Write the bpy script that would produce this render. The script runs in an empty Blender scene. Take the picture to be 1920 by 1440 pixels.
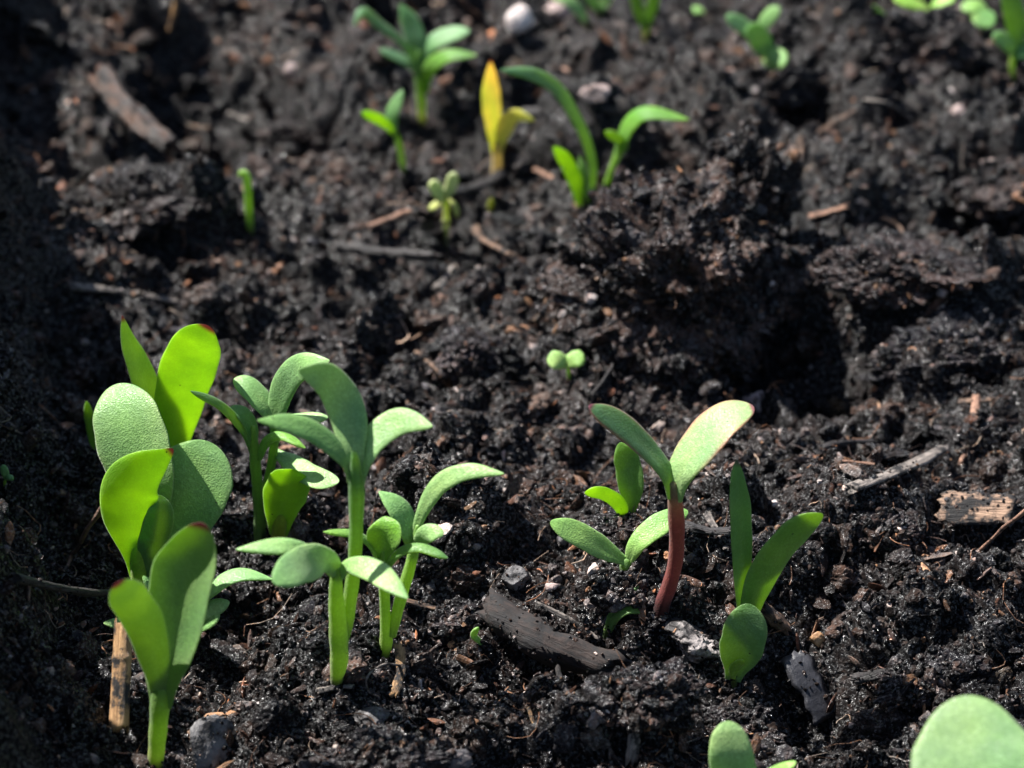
import bpy, math, random
import numpy as np
from mathutils import Vector
# ---------------------------------------------------------------- camera, world, sun (1 unit = 1 cm)
R = math.radians
scene = bpy.context.scene
COL = scene.collection
scene.unit_settings.system = 'METRIC'
scene.unit_settings.scale_length = 0.01
DIST, PITCH, WID = 30.0, R(33.0), 12.0
CAM = np.array([0.0, -DIST*math.cos(PITCH), DIST*math.sin(PITCH)])
FWD = np.array([0.0, math.cos(PITCH), -math.sin(PITCH)])
UP = np.array([0.0, math.sin(PITCH), math.cos(PITCH)])
RIGHT = np.array([1.0, 0.0, 0.0])
cd = bpy.data.cameras.new('camera'); cam = bpy.data.objects.new('camera', cd); COL.objects.link(cam)
cam.location = CAM; cam.rotation_euler = (R(90)-PITCH, 0, 0)
cd.sensor_width = 36; cd.lens = 36*DIST/WID; cd.clip_start = 0.5; cd.clip_end = 3000
cd.dof.use_dof = True; cd.dof.focus_distance = 25.3
cd.dof.aperture_fstop = cd.lens*0.001/0.29; cd.dof.aperture_blades = 0
scene.camera = cam
SUN = Vector((-0.52, 0.30, 0.85)).normalized()
w = bpy.data.worlds.new('World'); scene.world = w; w.use_nodes = True
nt = w.node_tree; bg = nt.nodes['Background']
sky = nt.nodes.new('ShaderNodeTexSky'); sky.sky_type = 'NISHITA'; sky.sun_disc = False
sky.sun_elevation = math.asin(SUN.z); sky.sun_rotation = math.atan2(SUN.x, SUN.y)
nt.links.new(sky.outputs[0], bg.inputs[0]); bg.inputs[1].default_value = 0.05
ld = bpy.data.lights.new('sun', 'SUN'); ld.energy = 5.0; ld.angle = R(0.53); ld.color = (1.0, 0.965, 0.92)
lo = bpy.data.objects.new('sun', ld); COL.objects.link(lo)
lo.rotation_euler = SUN.to_track_quat('Z', 'Y').to_euler(); lo.location = SUN*60
scene.view_settings.view_transform = 'Standard'; scene.view_settings.look = 'None'
scene.view_settings.exposure = 1.4; scene.view_settings.gamma = 1
scene.render.engine = 'CYCLES'
scene.cycles.max_bounces = 8; scene.cycles.diffuse_bounces = 4

rng = np.random.default_rng(7)
random.seed(7)
def ray(px, py):
    return RIGHT*((px-960)/1920*WID/DIST) + UP*(-(py-720)/1920*WID/DIST) + FWD
def at_z(px, py, z=0.0):
    d = ray(px, py); return CAM + d*((z-CAM[2])/d[2])
def at_y(px, py, y):
    d = ray(px, py); return CAM + d*((y-CAM[1])/d[1])
def cmpx(p):                                                       # cm per photograph pixel at point p
    return float(np.dot(np.asarray(p)-CAM, FWD))/DIST*WID/1920

# ---------------------------------------------------------------- materials
def nodes(name):
    m = bpy.data.materials.new(name); m.use_nodes = True
    t = m.node_tree; return m, t, t.nodes['Principled BSDF'], t.nodes['Material Output']
def N(t, kind, **kw):
    n = t.nodes.new(kind)
    for k, v in kw.items():
        if k.startswith('i_'): n.inputs[k[2:].replace('_', ' ')].default_value = v
        else: setattr(n, k, v)
    return n
def noise(t, scale, detail=4, rough=0.6, vec=None):
    n = N(t, 'ShaderNodeTexNoise'); n.inputs['Scale'].default_value = scale
    n.inputs['Detail'].default_value = detail; n.inputs['Roughness'].default_value = rough
    if vec is not None: t.links.new(vec, n.inputs['Vector'])
    return n
def ramp(t, src, stops):
    r = t.nodes.new('ShaderNodeValToRGB'); e = r.color_ramp.elements
    e[0].position, e[0].color = stops[0][0], (*stops[0][1], 1)
    e[1].position, e[1].color = stops[-1][0], (*stops[-1][1], 1)
    for p, c in stops[1:-1]:
        x = e.new(p); x.color = (*c, 1)
    t.links.new(src, r.inputs[0]); return r
def mixc(t, fac, a, b, mode='MIX'):
    m = t.nodes.new('ShaderNodeMix'); m.data_type = 'RGBA'; m.blend_type = mode
    for sock, v in ((m.inputs[0], fac), (m.inputs[6], a), (m.inputs[7], b)):
        if hasattr(v, 'is_output'): t.links.new(v, sock)
        else: sock.default_value = v if not isinstance(v, tuple) else (*v, 1)
    return m.outputs[2]
def attr(t, name='Col'):
    a = t.nodes.new('ShaderNodeAttribute'); a.attribute_name = name; return a.outputs['Color']

def soil_material():
    m, t, b, out = nodes('dark_wet_soil')
    tc = t.nodes.new('ShaderNodeTexCoord').outputs['Object']
    n1 = noise(t, 9, 6, 0.65, tc); n2 = noise(t, 45, 3, 0.6, tc); n3 = noise(t, 0.7, 3, 0.5, tc)
    c1 = ramp(t, n1.outputs[0], [(0.3, (0.45, 0.45, 0.5)), (0.5, (1, 1, 1)), (0.62, (1.45, 1.2, 1.08)), (0.75, (2.3, 2.0, 1.8))])
    c = mixc(t, 1.0, attr(t), c1.outputs[0], 'MULTIPLY')
    c3 = ramp(t, n3.outputs[0], [(0.36, (0.55, 0.6, 0.68)), (0.5, (1, 1, 1)), (0.66, (1.75, 1.6, 1.5))])
    c = mixc(t, 1.0, c, c3.outputs[0], 'MULTIPLY')
    t.links.new(c, b.inputs['Base Color'])
    n5 = noise(t, 26, 3, 0.6, tc)
    r = ramp(t, n5.outputs[0], [(0.47, (0.70,)*3), (0.60, (0.20,)*3)])
    t.links.new(r.outputs[0], b.inputs['Roughness'])
    sp = ramp(t, n5.outputs[0], [(0.48, (0.05,)*3), (0.62, (1.0,)*3)]); t.links.new(sp.outputs[0], b.inputs['Specular IOR Level'])
    bp = N(t, 'ShaderNodeBump'); bp.inputs['Strength'].default_value = 1.0; bp.inputs['Distance'].default_value = 0.022
    s = N(t, 'ShaderNodeMath', operation='ADD'); t.links.new(n1.outputs[0], s.inputs[0]); t.links.new(n2.outputs[0], s.inputs[1])
    t.links.new(s.outputs[0], bp.inputs['Height']); t.links.new(bp.outputs[0], b.inputs['Normal'])
    return m
def wood_material(name, dark, light, rough=0.75, dirt=0.45, fine=14.0):
    # object space: the grain runs along local X
    m, t, b, out = nodes(name)
    tc = t.nodes.new('ShaderNodeTexCoord').outputs['Object']
    mp = t.nodes.new('ShaderNodeMapping'); mp.inputs['Scale'].default_value = (0.10, 1, 1); t.links.new(tc, mp.inputs[0])
    g = noise(t, fine*2.2, 5, 0.7, mp.outputs[0]); d = noise(t, 5.5, 6, 0.7, tc)
    c = ramp(t, g.outputs[0], [(0.32, dark), (0.62, light)])
    dm = ramp(t, d.outputs[0], [(dirt, (0, 0, 0)), (dirt+0.10, (1, 1, 1))])
    c = mixc(t, dm.outputs[0], (0.010, 0.009, 0.009), c.outputs[0])
    t.links.new(c, b.inputs['Base Color'])
    b.inputs['Roughness'].default_value = rough
    bp = N(t, 'ShaderNodeBump'); bp.inputs['Strength'].default_value = 1.0; bp.inputs['Distance'].default_value = 0.045
    t.links.new(g.outputs[0], bp.inputs['Height']); t.links.new(bp.outputs[0], b.inputs['Normal'])
    return m
def stone_material(name, dark, light, dirt=0.42, rough=0.6):
    m, t, b, out = nodes(name)
    tc = t.nodes.new('ShaderNodeTexCoord').outputs['Object']
    g = noise(t, 7, 8, 0.7, tc); d = noise(t, 3.0, 6, 0.75, tc)
    c = ramp(t, g.outputs[0], [(0.3, dark), (0.68, light)])
    dm = ramp(t, d.outputs[0], [(dirt, (0, 0, 0)), (dirt+0.12, (1, 1, 1))])
    c = mixc(t, dm.outputs[0], (0.018, 0.016, 0.016), c.outputs[0])
    t.links.new(c, b.inputs['Base Color']); b.inputs['Roughness'].default_value = rough
    bp = N(t, 'ShaderNodeBump'); bp.inputs['Strength'].default_value = 0.7; bp.inputs['Distance'].default_value = 0.03
    t.links.new(g.outputs[0], bp.inputs['Height']); t.links.new(bp.outputs[0], b.inputs['Normal'])
    return m
def leaf_material():
    m, t, b, out = nodes('fleshy_seedling_green')
    tc = t.nodes.new('ShaderNodeTexCoord').outputs['Object']
    n1 = noise(t, 2.2, 4, 0.6, tc); n2 = noise(t, 30, 3, 0.6, tc)
    v = N(t, 'ShaderNodeTexVoronoi'); v.inputs['Scale'].default_value = 58; t.links.new(tc, v.inputs['Vector'])
    k = ramp(t, n1.outputs[0], [(0.3, (0.78, 0.82, 0.85)), (0.7, (1.22, 1.15, 1.05))])
    c = mixc(t, 1.0, attr(t), k.outputs[0], 'MULTIPLY')
    k2 = ramp(t, n2.outputs[0], [(0.3, (0.86, 0.88, 0.9)), (0.7, (1.15, 1.12, 1.1))])
    c = mixc(t, 1.0, c, k2.outputs[0], 'MULTIPLY')
    # soil splashed on the leaf: small sparse specks
    v2 = N(t, 'ShaderNodeTexVoronoi'); v2.inputs['Scale'].default_value = 7; t.links.new(tc, v2.inputs['Vector'])
    s2 = t.nodes.new('ShaderNodeSeparateColor'); t.links.new(v2.outputs['Color'], s2.inputs[0])
    ad = N(t, 'ShaderNodeMath', operation='MULTIPLY'); t.links.new(s2.outputs[0], ad.inputs[0]); ad.inputs[1].default_value = .16
    sb = N(t, 'ShaderNodeMath', operation='SUBTRACT'); t.links.new(ad.outputs[0], sb.inputs[0]); sb.inputs[1].default_value = .075
    gt = N(t, 'ShaderNodeMath', operation='LESS_THAN'); t.links.new(v2.outputs['Distance'], gt.inputs[0]); t.links.new(sb.outputs[0], gt.inputs[1])
    c = mixc(t, gt.outputs[0], c, (.02, .017, .012))
    # sparkle of the epidermis cells, painted into the colour as paler cells
    sc = t.nodes.new('ShaderNodeSeparateColor'); t.links.new(v.outputs['Color'], sc.inputs[0])
    cell = ramp(t, sc.outputs[0], [(0.50, (0, 0, 0)), (1.0, (0.6, 0.6, 0.6))])
    c = mixc(t, cell.outputs[0], c, mixc(t, 1.0, c, (1.8, 1.65, 1.8), 'MULTIPLY'))
    t.links.new(c, b.inputs['Base Color'])
    rr = ramp(t, sc.outputs[1], [(0.2, (0.38,)*3), (0.9, (0.62,)*3)]); t.links.new(rr.outputs[0], b.inputs['Roughness'])
    b.inputs['Sheen Weight'].default_value = 0.25; b.inputs['Sheen Roughness'].default_value = 0.45
    b.inputs['Roughness'].default_value = 0.42; b.inputs['Specular IOR Level'].default_value = 0.5
    bp = N(t, 'ShaderNodeBump'); bp.inputs['Strength'].default_value = 0.7; bp.inputs['Distance'].default_value = 0.006
    t.links.new(v.outputs['Distance'], bp.inputs['Height'])
    bp2 = N(t, 'ShaderNodeBump'); bp2.inputs['Strength'].default_value = 0.2; bp2.inputs['Distance'].default_value = 0.04
    n3 = noise(t, 5.0, 3, 0.5, tc)
    t.links.new(n3.outputs[0], bp2.inputs['Height']); t.links.new(bp.outputs[0], bp2.inputs['Normal'])
    t.links.new(bp2.outputs[0], b.inputs['Normal'])
    tr = t.nodes.new('ShaderNodeBsdfTranslucent')
    tcol = mixc(t, 1.0, attr(t, 'Trans'), k.outputs[0], 'MULTIPLY'); tcol = mixc(t, gt.outputs[0], tcol, (.03, .03, .01))
    t.links.new(tcol, tr.inputs['Color'])
    mx = t.nodes.new('ShaderNodeMixShader'); ta = t.nodes.new('ShaderNodeAttribute'); ta.attribute_name = 'Trans'; t.links.new(ta.outputs['Alpha'], mx.inputs[0])
    t.links.new(b.outputs[0], mx.inputs[1]); t.links.new(tr.outputs[0], mx.inputs[2]); t.links.new(mx.outputs[0], out.inputs[0])
    return m
M_SOIL = soil_material(); M_LEAF = leaf_material()
M_WOOD_DARK = wood_material('charred_wood', (0.012, 0.011, 0.012), (0.06, 0.052, 0.05), 0.5, 0.40)
M_WOOD_CHAR = wood_material('charred_brown_bark', (0.006, 0.005, 0.005), (0.032, 0.020, 0.016), 0.8, 0.44, 8.0)
M_WOOD_BROWN = wood_material('brown_bark', (0.05, 0.026, 0.018), (0.23, 0.14, 0.09), 0.7, 0.42)
M_WOOD_GREY = wood_material('weathered_grey_wood', (0.06, 0.05, 0.045), (0.28, 0.24, 0.21), 0.7, 0.42)
M_WOOD_TAN = wood_material('tan_straw', (0.20, 0.10, 0.04), (0.50, 0.30, 0.14), 0.55, 0.44)
M_WOOD_RED = wood_material('reddish_splinter', (0.12, 0.055, 0.035), (0.42, 0.24, 0.16), 0.65, 0.38)
M_STONE_GREY = stone_material('grey_stone', (0.06, 0.058, 0.062), (0.20, 0.19, 0.19))
M_STONE_PALE = stone_material('pale_stone', (0.66, 0.54, 0.50), (0.90, 0.82, 0.78), 0.02)
M_STONE_PINK = stone_material('pinkish_stone', (0.24, 0.17, 0.155), (0.52, 0.41, 0.38), 0.25)
M_STONE_BLACK = stone_material('charcoal', (0.014, 0.014, 0.016), (0.05, 0.05, 0.058), 0.2, 0.38)
M_STONE_MIX = stone_material('pale_patched_stone', (0.05, 0.045, 0.045), (0.50, 0.44, 0.42), 0.47, 0.6)
M_SEED = stone_material('tan_husk', (0.22, 0.11, 0.05), (0.50, 0.30, 0.16), 0.3, 0.45)

# ---------------------------------------------------------------- mesh helpers
def raw_mesh(name, V, F, cols=None, mat=None, smooth=False, parent=None, trans=None):
    """V (n,3), F (m,k) numpy -> one mesh object"""
    V = np.asarray(V, np.float32); F = np.asarray(F, np.int32); k = F.shape[1]
    me = bpy.data.meshes.new(name)
    me.vertices.add(len(V)); me.vertices.foreach_set('co', V.ravel())
    me.loops.add(F.size); me.loops.foreach_set('vertex_index', F.ravel())
    me.polygons.add(len(F)); me.polygons.foreach_set('loop_start', np.arange(0, F.size, k, dtype=np.int32))
    me.polygons.foreach_set('use_smooth', np.full(len(F), smooth, dtype=bool))
    for nm, c in (('Col', cols), ('Trans', trans)):
        if c is not None:
            a = me.color_attributes.new(nm, 'FLOAT_COLOR', 'POINT')
            cc = np.ones((len(V), 4), np.float32); c = np.asarray(c); cc[:, :c.shape[1]] = c; a.data.foreach_set('color', cc.ravel())
    me.update(calc_edges=True); me.validate()
    if mat: me.materials.append(mat)
    o = bpy.data.objects.new(name, me); COL.objects.link(o)
    if parent: o.parent = parent
    return o
def tag(o, label=None, cat=None, group=None, kind=None):
    if label: o['label'] = label
    if cat: o['category'] = cat
    if group: o['group'] = group
    if kind: o['kind'] = kind
    return o
def empty(name, loc):
    o = bpy.data.objects.new(name, None); COL.objects.link(o); o.location = loc; o.empty_display_size = 0.2; return o

def ico(sub):
    p = (1+5**.5)/2
    v = [(-1,p,0),(1,p,0),(-1,-p,0),(1,-p,0),(0,-1,p),(0,1,p),(0,-1,-p),(0,1,-p),(p,0,-1),(p,0,1),(-p,0,-1),(-p,0,1)]
    f = [(0,11,5),(0,5,1),(0,1,7),(0,7,10),(0,10,11),(1,5,9),(5,11,4),(11,10,2),(10,7,6),(7,1,8),(3,9,4),(3,4,2),(3,2,6),(3,6,8),(3,8,9),(4,9,5),(2,4,11),(6,2,10),(8,6,7),(9,8,1)]
    v = [np.array(x)/np.linalg.norm(x) for x in v]
    for _ in range(sub):
        mid = {}; nf = []
        def m(a, b):
            k = (min(a, b), max(a, b))
            if k not in mid:
                q = v[a]+v[b]; v.append(q/np.linalg.norm(q)); mid[k] = len(v)-1
            return mid[k]
        for a, b, c in f:
            x, y, z = m(a, b), m(b, c), m(c, a)
            nf += [(a, x, z), (b, y, x), (c, z, y), (x, y, z)]
        f = nf
    return np.array(v), np.array(f)
ICO = [ico(i) for i in range(6)]
def wob(V, freq, amp, n=7, ridged=False, r=None):
    r = r or rng
    out = np.zeros(len(V))
    for i in range(n):
        k = r.normal(size=3)*freq; s = np.sin(V@k + r.uniform(0, 6.28))
        out += (1-2*np.abs(s)) if ridged else s
    return out*amp/n**0.5
def lump_shape(sub, facets=6, rough=0.12, squash=(1, 1, 1), r=None):
    r = r or rng
    V, F = ICO[sub]; V = V.copy(); D = V.copy()
    rad = np.ones(len(V))
    for _ in range(facets):
        n = r.normal(size=3); n /= np.linalg.norm(n); d = r.uniform(0.42, 0.85)
        dp = D@n; rad = np.where(dp*rad > d, d/np.maximum(dp, 1e-3), rad)
    rad = rad + wob(D, 2.2, rough, r=r) + wob(D, 5.5, rough*0.6, r=r)
    if sub >= 3: rad = rad + wob(D, 13, rough*0.35, ridged=True, r=r) + wob(D, 27, rough*0.2, r=r)
    return D*rad[:, None]*np.array(squash), F
def rotm(n):
    q = rng.normal(size=(n, 4)); q /= np.linalg.norm(q, axis=1)[:, None]
    a, b, c, d = q.T
    return np.stack([np.stack([1-2*(c*c+d*d), 2*(b*c-a*d), 2*(b*d+a*c)], -1),
                     np.stack([2*(b*c+a*d), 1-2*(b*b+d*d), 2*(c*d-a*b)], -1),
                     np.stack([2*(b*d-a*c), 2*(c*d+a*b), 1-2*(b*b+c*c)], -1)], 1)
def batch(P, size, cols, shapes, rot=None):
    """many copies of a few shapes at P -> merged arrays"""
    n = len(P); which = rng.integers(0, len(shapes), n); Vs, Fs, Cs = [], [], []; off = 0
    rot = rotm(n) if rot is None else rot
    for i, (V, F) in enumerate(shapes):
        idx = np.nonzero(which == i)[0]
        if not len(idx): continue
        W = np.einsum('nij,vj->nvi', rot[idx], V)*size[idx][:, None, None] + P[idx][:, None, :]
        Vs.append(W.reshape(-1, 3)); k = len(V)
        Fs.append((F[None]+(np.arange(len(idx))*k)[:, None, None]).reshape(-1, 3)+off); off += k*len(idx)
        Cs.append(np.repeat(cols[idx], k, axis=0))
    return np.concatenate(Vs), np.concatenate(Fs), np.concatenate(Cs)
def merge(parts):
    Vs, Fs, Cs = [], [], []; off = 0
    for V, F, C in parts:
        Vs.append(V); Fs.append(F+off); Cs.append(C); off += len(V)
    return np.concatenate(Vs), np.concatenate(Fs), np.concatenate(Cs)
def soil_tones(n):
    """own colour of each crumb: mostly near black, some brown, few pale or orange"""
    base = np.array([0.0076, 0.0068, 0.0070])*rng.lognormal(0, 0.6, n)[:, None]
    u = rng.random(n)
    base[u > 0.70] = np.array([0.029, 0.020, 0.0165])*rng.lognormal(0, 0.4, ((u > 0.70).sum(), 1))
    base[u > 0.90] = np.array([0.075, 0.068, 0.068])*rng.lognormal(0, 0.4, ((u > 0.90).sum(), 1))
    base[u > 0.972] = np.array([0.15, 0.088, 0.052])*rng.lognormal(0, 0.4, ((u > 0.972).sum(), 1))
    base[u > 0.988] = np.array([0.32, 0.28, 0.26])*rng.lognormal(0, 0.3, ((u > 0.988).sum(), 1))
    return np.clip(base, 0.004, 0.75)

# ---------------------------------------------------------------- ground height field
X0, X1, Y0, Y1 = -11.5, 11.5, -8.5, 16.0
RES = 0.032
def perlin(x, y, seed):
    g = np.random.default_rng(seed).normal(size=(256, 256, 2)); g /= np.linalg.norm(g, axis=2)[..., None]
    xi = np.floor(x).astype(int); yi = np.floor(y).astype(int); xf = x-xi; yf = y-yi
    u = xf*xf*xf*(xf*(xf*6-15)+10); v = yf*yf*yf*(yf*(yf*6-15)+10)
    def d(i, j):
        q = g[(xi+i) % 256, (yi+j) % 256]; return q[..., 0]*(xf-i)+q[..., 1]*(yf-j)
    a = d(0, 0)*(1-u)+d(1, 0)*u; b = d(0, 1)*(1-u)+d(1, 1)*u
    return a*(1-v)+b*v
def macro(x, y):
    h = 0.55*perlin(x*0.16+3, y*0.16+9, 1) + 0.62*perlin(x*0.42, y*0.42, 2)
    h += 0.42*(0.25-np.abs(perlin(x*0.9, y*0.9, 3)))*2
    # unseen soil ridge, added past the left edge to shade the left strip
    e = x + 0.18*y + 7.4 + 0.9*perlin(x*0.0+1.5, y*0.35, 4)
    h += 4.4*np.exp(-(e/1.35)**2)*(1/(1+np.exp(-(y+14)/1)))
    h += 3.0/(1+np.exp((x+0.18*y+8.9)/0.6))
    return h
FEAT = [(370, 455, .8, .7), (1640, 400, 1.7, 0.6), (1850, 600, 1.0, 0.4), (960, 160, .8, -.8), (1260, 300, .5, -.4),   # px, py, radius cm, height cm
    (1300, 620, 1.9, 0.55), (1640, 620, 1.7, 0.5), (1800, 760, 1.5, 0.45), (1530, 760, 1.0, -.55), (1480, 700, 0.7, -0.35),
    (450, 225, 1.2, -1.6), (390, 170, 1.2, -.9), (300, 200, 0.8, -0.6), (850, 210, 0.9, -0.8), (700, 545, 0.6, -0.6), (1120, 150, 0.9, -0.5),
    (1330, 250, 1.3, 0.6), (1650, 130, 1.6, 0.7), (1860, 220, 1.4, 0.6), (1530, 260, 0.7, -0.8), (280, 430, 1.0, 0.4), (1310, 300, .6, -.4),
    (850, 600, 1.5, 0.35), (560, 300, 1.0, 0.35), (1180, 1010, 0.7, 0.25), (1270, 1110, 0.35, -0.35), (1010, 1210, 0.9, 0.3),
    (1330, 1230, 0.9, 0.45), (1000, 1310, 0.8, -0.45), (1520, 1330, 0.6, -0.5), (1640, 1060, 1.2, 0.4), (430, 1270, 0.8, -0.5),
    (120, 560, 1.2, 0.5), (640, 1120, 0.8, 0.15), (1750, 1180, 1.0, 0.25), (760, 420, 0.8, 0.3), (1000, 450, 0.9, 0.3),
    (1830, 480, 0.9, -0.7), (150, 720, 1.0, -.3), (1150, 720, .6, -.5), (800, 1380, 1.0, .2), (1150, 640, 0.5, -.5)]
FP = [(at_z(a, b)[:2], r_, h_) for a, b, r_, h_ in FEAT]
STAMPS = []
for i in range(1500):
    r_ = float(np.clip(rng.lognormal(-1.35, 0.55), 0.10, 0.8))
    STAMPS.append((rng.uniform(X0, X1), rng.uniform(Y0, Y1), r_, r_*rng.uniform(0.35, 0.95), rng.uniform(0, 6.28), rng.uniform(0.55, 1)))
def height(x, y, gx=None, gy=None):
    h = macro(x, y)
    for (c, r_, a) in FP:
        d2 = ((x-c[0])**2+(y-c[1])**2)/r_**2
        h += a*np.exp(-d2*1.3)
    h += 0.11*perlin(x*2.3, y*2.3, 5)+0.09*(0.3-np.abs(perlin(x*3.6, y*3.6, 6)))+0.05*perlin(x*7, y*7, 7)
    return h
xs = np.arange(X0, X1+1e-6, RES); ys = np.arange(Y0, Y1+1e-6, RES)
ext = np.array([0.1, 0.3, 0.7, 1.5, 3, 6, 12, 25, 60, 150, 400])
gx = np.concatenate([X0-ext[::-1], xs, X1+ext]); gy = np.concatenate([Y0-ext[::-1], ys, Y1+ext])
GX, GY = np.meshgrid(gx, gy, indexing='ij')
H = height(GX, GY)
wx = 0.10*perlin(GX*3, GY*3, 11); wy = 0.10*perlin(GX*3+7, GY*3, 12)
for (sx, sy, r_, a, an, sq) in STAMPS:
    i0, i1 = np.searchsorted(gx, [sx-r_*1.3, sx+r_*1.3]); j0, j1 = np.searchsorted(gy, [sy-r_*1.3, sy+r_*1.3])
    if i1 <= i0 or j1 <= j0: continue
    X = GX[i0:i1, j0:j1]+wx[i0:i1, j0:j1]*r_*3-sx; Y = GY[i0:i1, j0:j1]+wy[i0:i1, j0:j1]*r_*3-sy
    ca, sa = math.cos(an), math.sin(an)
    u = X*ca+Y*sa; v = (-X*sa+Y*ca)/sq
    q = np.clip(1-(u*u+v*v)/(r_*r_), 0, 1)
    H[i0:i1, j0:j1] += a*np.minimum(np.sqrt(q), 0.8)*0.75
H += 0.035*perlin(GX*13, GY*13, 8)+0.018*perlin(GX*24, GY*24, 9)
fade = np.clip((GY-Y1-2)/10, 0, 1)
H = H*(1-fade)
def hgt(x, y):
    x = np.asarray(x, float); y = np.asarray(y, float)
    fx = (x-xs[0])/RES; fy = (y-ys[0])/RES
    i = np.clip(np.floor(fx).astype(int), 0, len(xs)-2); j = np.clip(np.floor(fy).astype(int), 0, len(ys)-2)
    a = np.clip(fx-i, 0, 1); b = np.clip(fy-j, 0, 1); o = len(ext)
    return (H[i+o, j+o]*(1-a)*(1-b)+H[i+o+1, j+o]*a*(1-b)+H[i+o, j+o+1]*(1-a)*b+H[i+o+1, j+o+1]*a*b)
def on_ground(px, py):
    d = ray(px, py); t = (3.5-CAM[2])/d[2]
    for _ in range(1200):
        p = CAM+d*t
        if p[2] <= hgt(p[0], p[1]): break
        t += 0.02
    return CAM+d*t
nx, ny = GX.shape
idx = np.arange(nx*ny).reshape(nx, ny)
Fg = np.stack([idx[:-1, :-1], idx[1:, :-1], idx[1:, 1:], idx[:-1, 1:]], -1).reshape(-1, 4)
tone = np.array([0.0066, 0.0059, 0.0060])[None]*(1+0.9*np.clip(perlin(GX*1.7, GY*1.7, 21), -.5, 1).reshape(-1, 1))
g = raw_mesh('ground', np.stack([GX, GY, H], -1).reshape(-1, 3), Fg, tone, M_SOIL, smooth=True)
tag(g, 'dark moist crumbly potting soil', kind='structure'); g['category'] = 'soil'

# ---------------------------------------------------------------- loose crumbs (nobody could count them)
SH1 = [lump_shape(1, 5, 0.16, (1, rng.uniform(.6, 1), rng.uniform(.4, .9))) for _ in range(16)]
SH2 = [lump_shape(2, 7, 0.15, (1, rng.uniform(.6, 1), rng.uniform(.45, .9))) for _ in range(12)]
SH3 = [lump_shape(3, 7, 0.14, (1, rng.uniform(.65, 1), rng.uniform(.5, .9))) for _ in range(8)]
CHIP = [lump_shape(1, 5, 0.10, (1, rng.uniform(.2, .5), rng.uniform(.08, .2))) for _ in range(12)]
KEEP = []; BASES = []; DIRT = []                                               # clear round named pieces, heap up round stems
def ground_pts(n, mx=0):
    """more of them where the picture looks: weighted towards the near soil"""
    v = rng.random(n)**1.25
    y = Y0+1.0+v*(Y1-Y0-1.5); x = rng.uniform(-1, 1, n)*(7.6+0.22*(y+8)); return x, y
def scatter(n, smin, smax, shapes, power=2.2, lift=0.25):
    x, y = ground_pts(n); u = rng.random(n)
    s = (smin**(1-power)+u*(smax**(1-power)-smin**(1-power)))**(1/(1-power))
    s = s*(1+0.02*(y+8))
    z = hgt(x, y)+s*lift*rng.uniform(-0.6, 1.2, n)
    return batch(np.stack([x, y, z], 1), s, soil_tones(n), shapes)
n = 16000; x, y = ground_pts(n); s = 0.045*rng.lognormal(0, 0.5, n)
cc = soil_tones(n)*np.array([1.5, 1.2, 1.05])
k = 1100; s[:k] = rng.uniform(.07, .2, k)
pal = np.array([[.10, .05, .032], [.16, .09, .055], [.05, .035, .03], [.12, .10, .09], [.28, .17, .10], [.035, .033, .036]])
cc[:k] = pal[rng.choice(6, k, p=[.28, .2, .2, .15, .05, .12])]*rng.uniform(.5, 1.2, (k, 1))
V, F, C = batch(np.stack([x, y, hgt(x, y)+0.3*s], 1), s, np.clip(cc, 0, .7), CHIP)
o = raw_mesh('bark_flakes', V, F, C, M_SOIL, smooth=False)
tag(o, 'small brown and grey bark flakes mixed into the soil surface', 'bark flakes', kind='stuff')

def tube_arrays(P, rad, k=5):
    P = np.asarray(P, float); n = len(P)
    T = np.gradient(P, axis=0); T /= np.linalg.norm(T, axis=1)[:, None]+1e-9
    a = np.array([0, 0, 1.0]) if abs(T[0][2]) < .9 else np.array([1.0, 0, 0])
    V = []
    nrm = np.cross(T[0], a); nrm /= np.linalg.norm(nrm)
    for i in range(n):
        nrm = nrm-np.dot(nrm, T[i])*T[i]; nrm /= np.linalg.norm(nrm)+1e-9
        b = np.cross(T[i], nrm)
        r_ = rad[i] if hasattr(rad, '__len__') else rad
        for j in range(k):
            th = 2*math.pi*j/k; V.append(P[i]+r_*(math.cos(th)*nrm+math.sin(th)*b))
    F = []
    for i in range(n-1):
        for j in range(k):
            a_, b_, c_, d_ = i*k+j, i*k+(j+1) % k, (i+1)*k+(j+1) % k, (i+1)*k+j
            F += [(a_, b_, c_), (a_, c_, d_)]
    return np.array(V), np.array(F)
fib = []
for i in range(2600):
    L = 0.25*rng.lognormal(0, 0.6); x, y = ground_pts(1); x, y = x[0], y[0]
    an = rng.uniform(0, 6.28); cu = rng.normal()*1.2; P = []
    for q in np.linspace(-.5, .5, 8):
        a2 = an+cu*q; P.append((x+math.cos(a2)*L*q, y+math.sin(a2)*L*q))
    P = np.array(P); z = hgt(P[:, 0], P[:, 1]); z = np.maximum(z, z.mean())+0.02+abs(rng.normal())*0.04*np.cos(np.linspace(-1.5, 1.5, 8))
    P3 = np.column_stack([P, z]); Vv, Ff = tube_arrays(P3, 0.0045*rng.lognormal(0, 0.35), 3)
    c = np.array([[.10, .055, .035], [.22, .12, .07], [.04, .03, .028], [.30, .24, .19]][rng.integers(0, 4)])*rng.uniform(.6, 1.3)
    fib.append((Vv, Ff, np.tile(c, (len(Vv), 1))))
V, F, C = merge(fib)
o = raw_mesh('root_fibres', V, F, C, M_SOIL)
tag(o, 'fine brown root fibres tangled over the soil', 'root fibres', kind='stuff')

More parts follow.
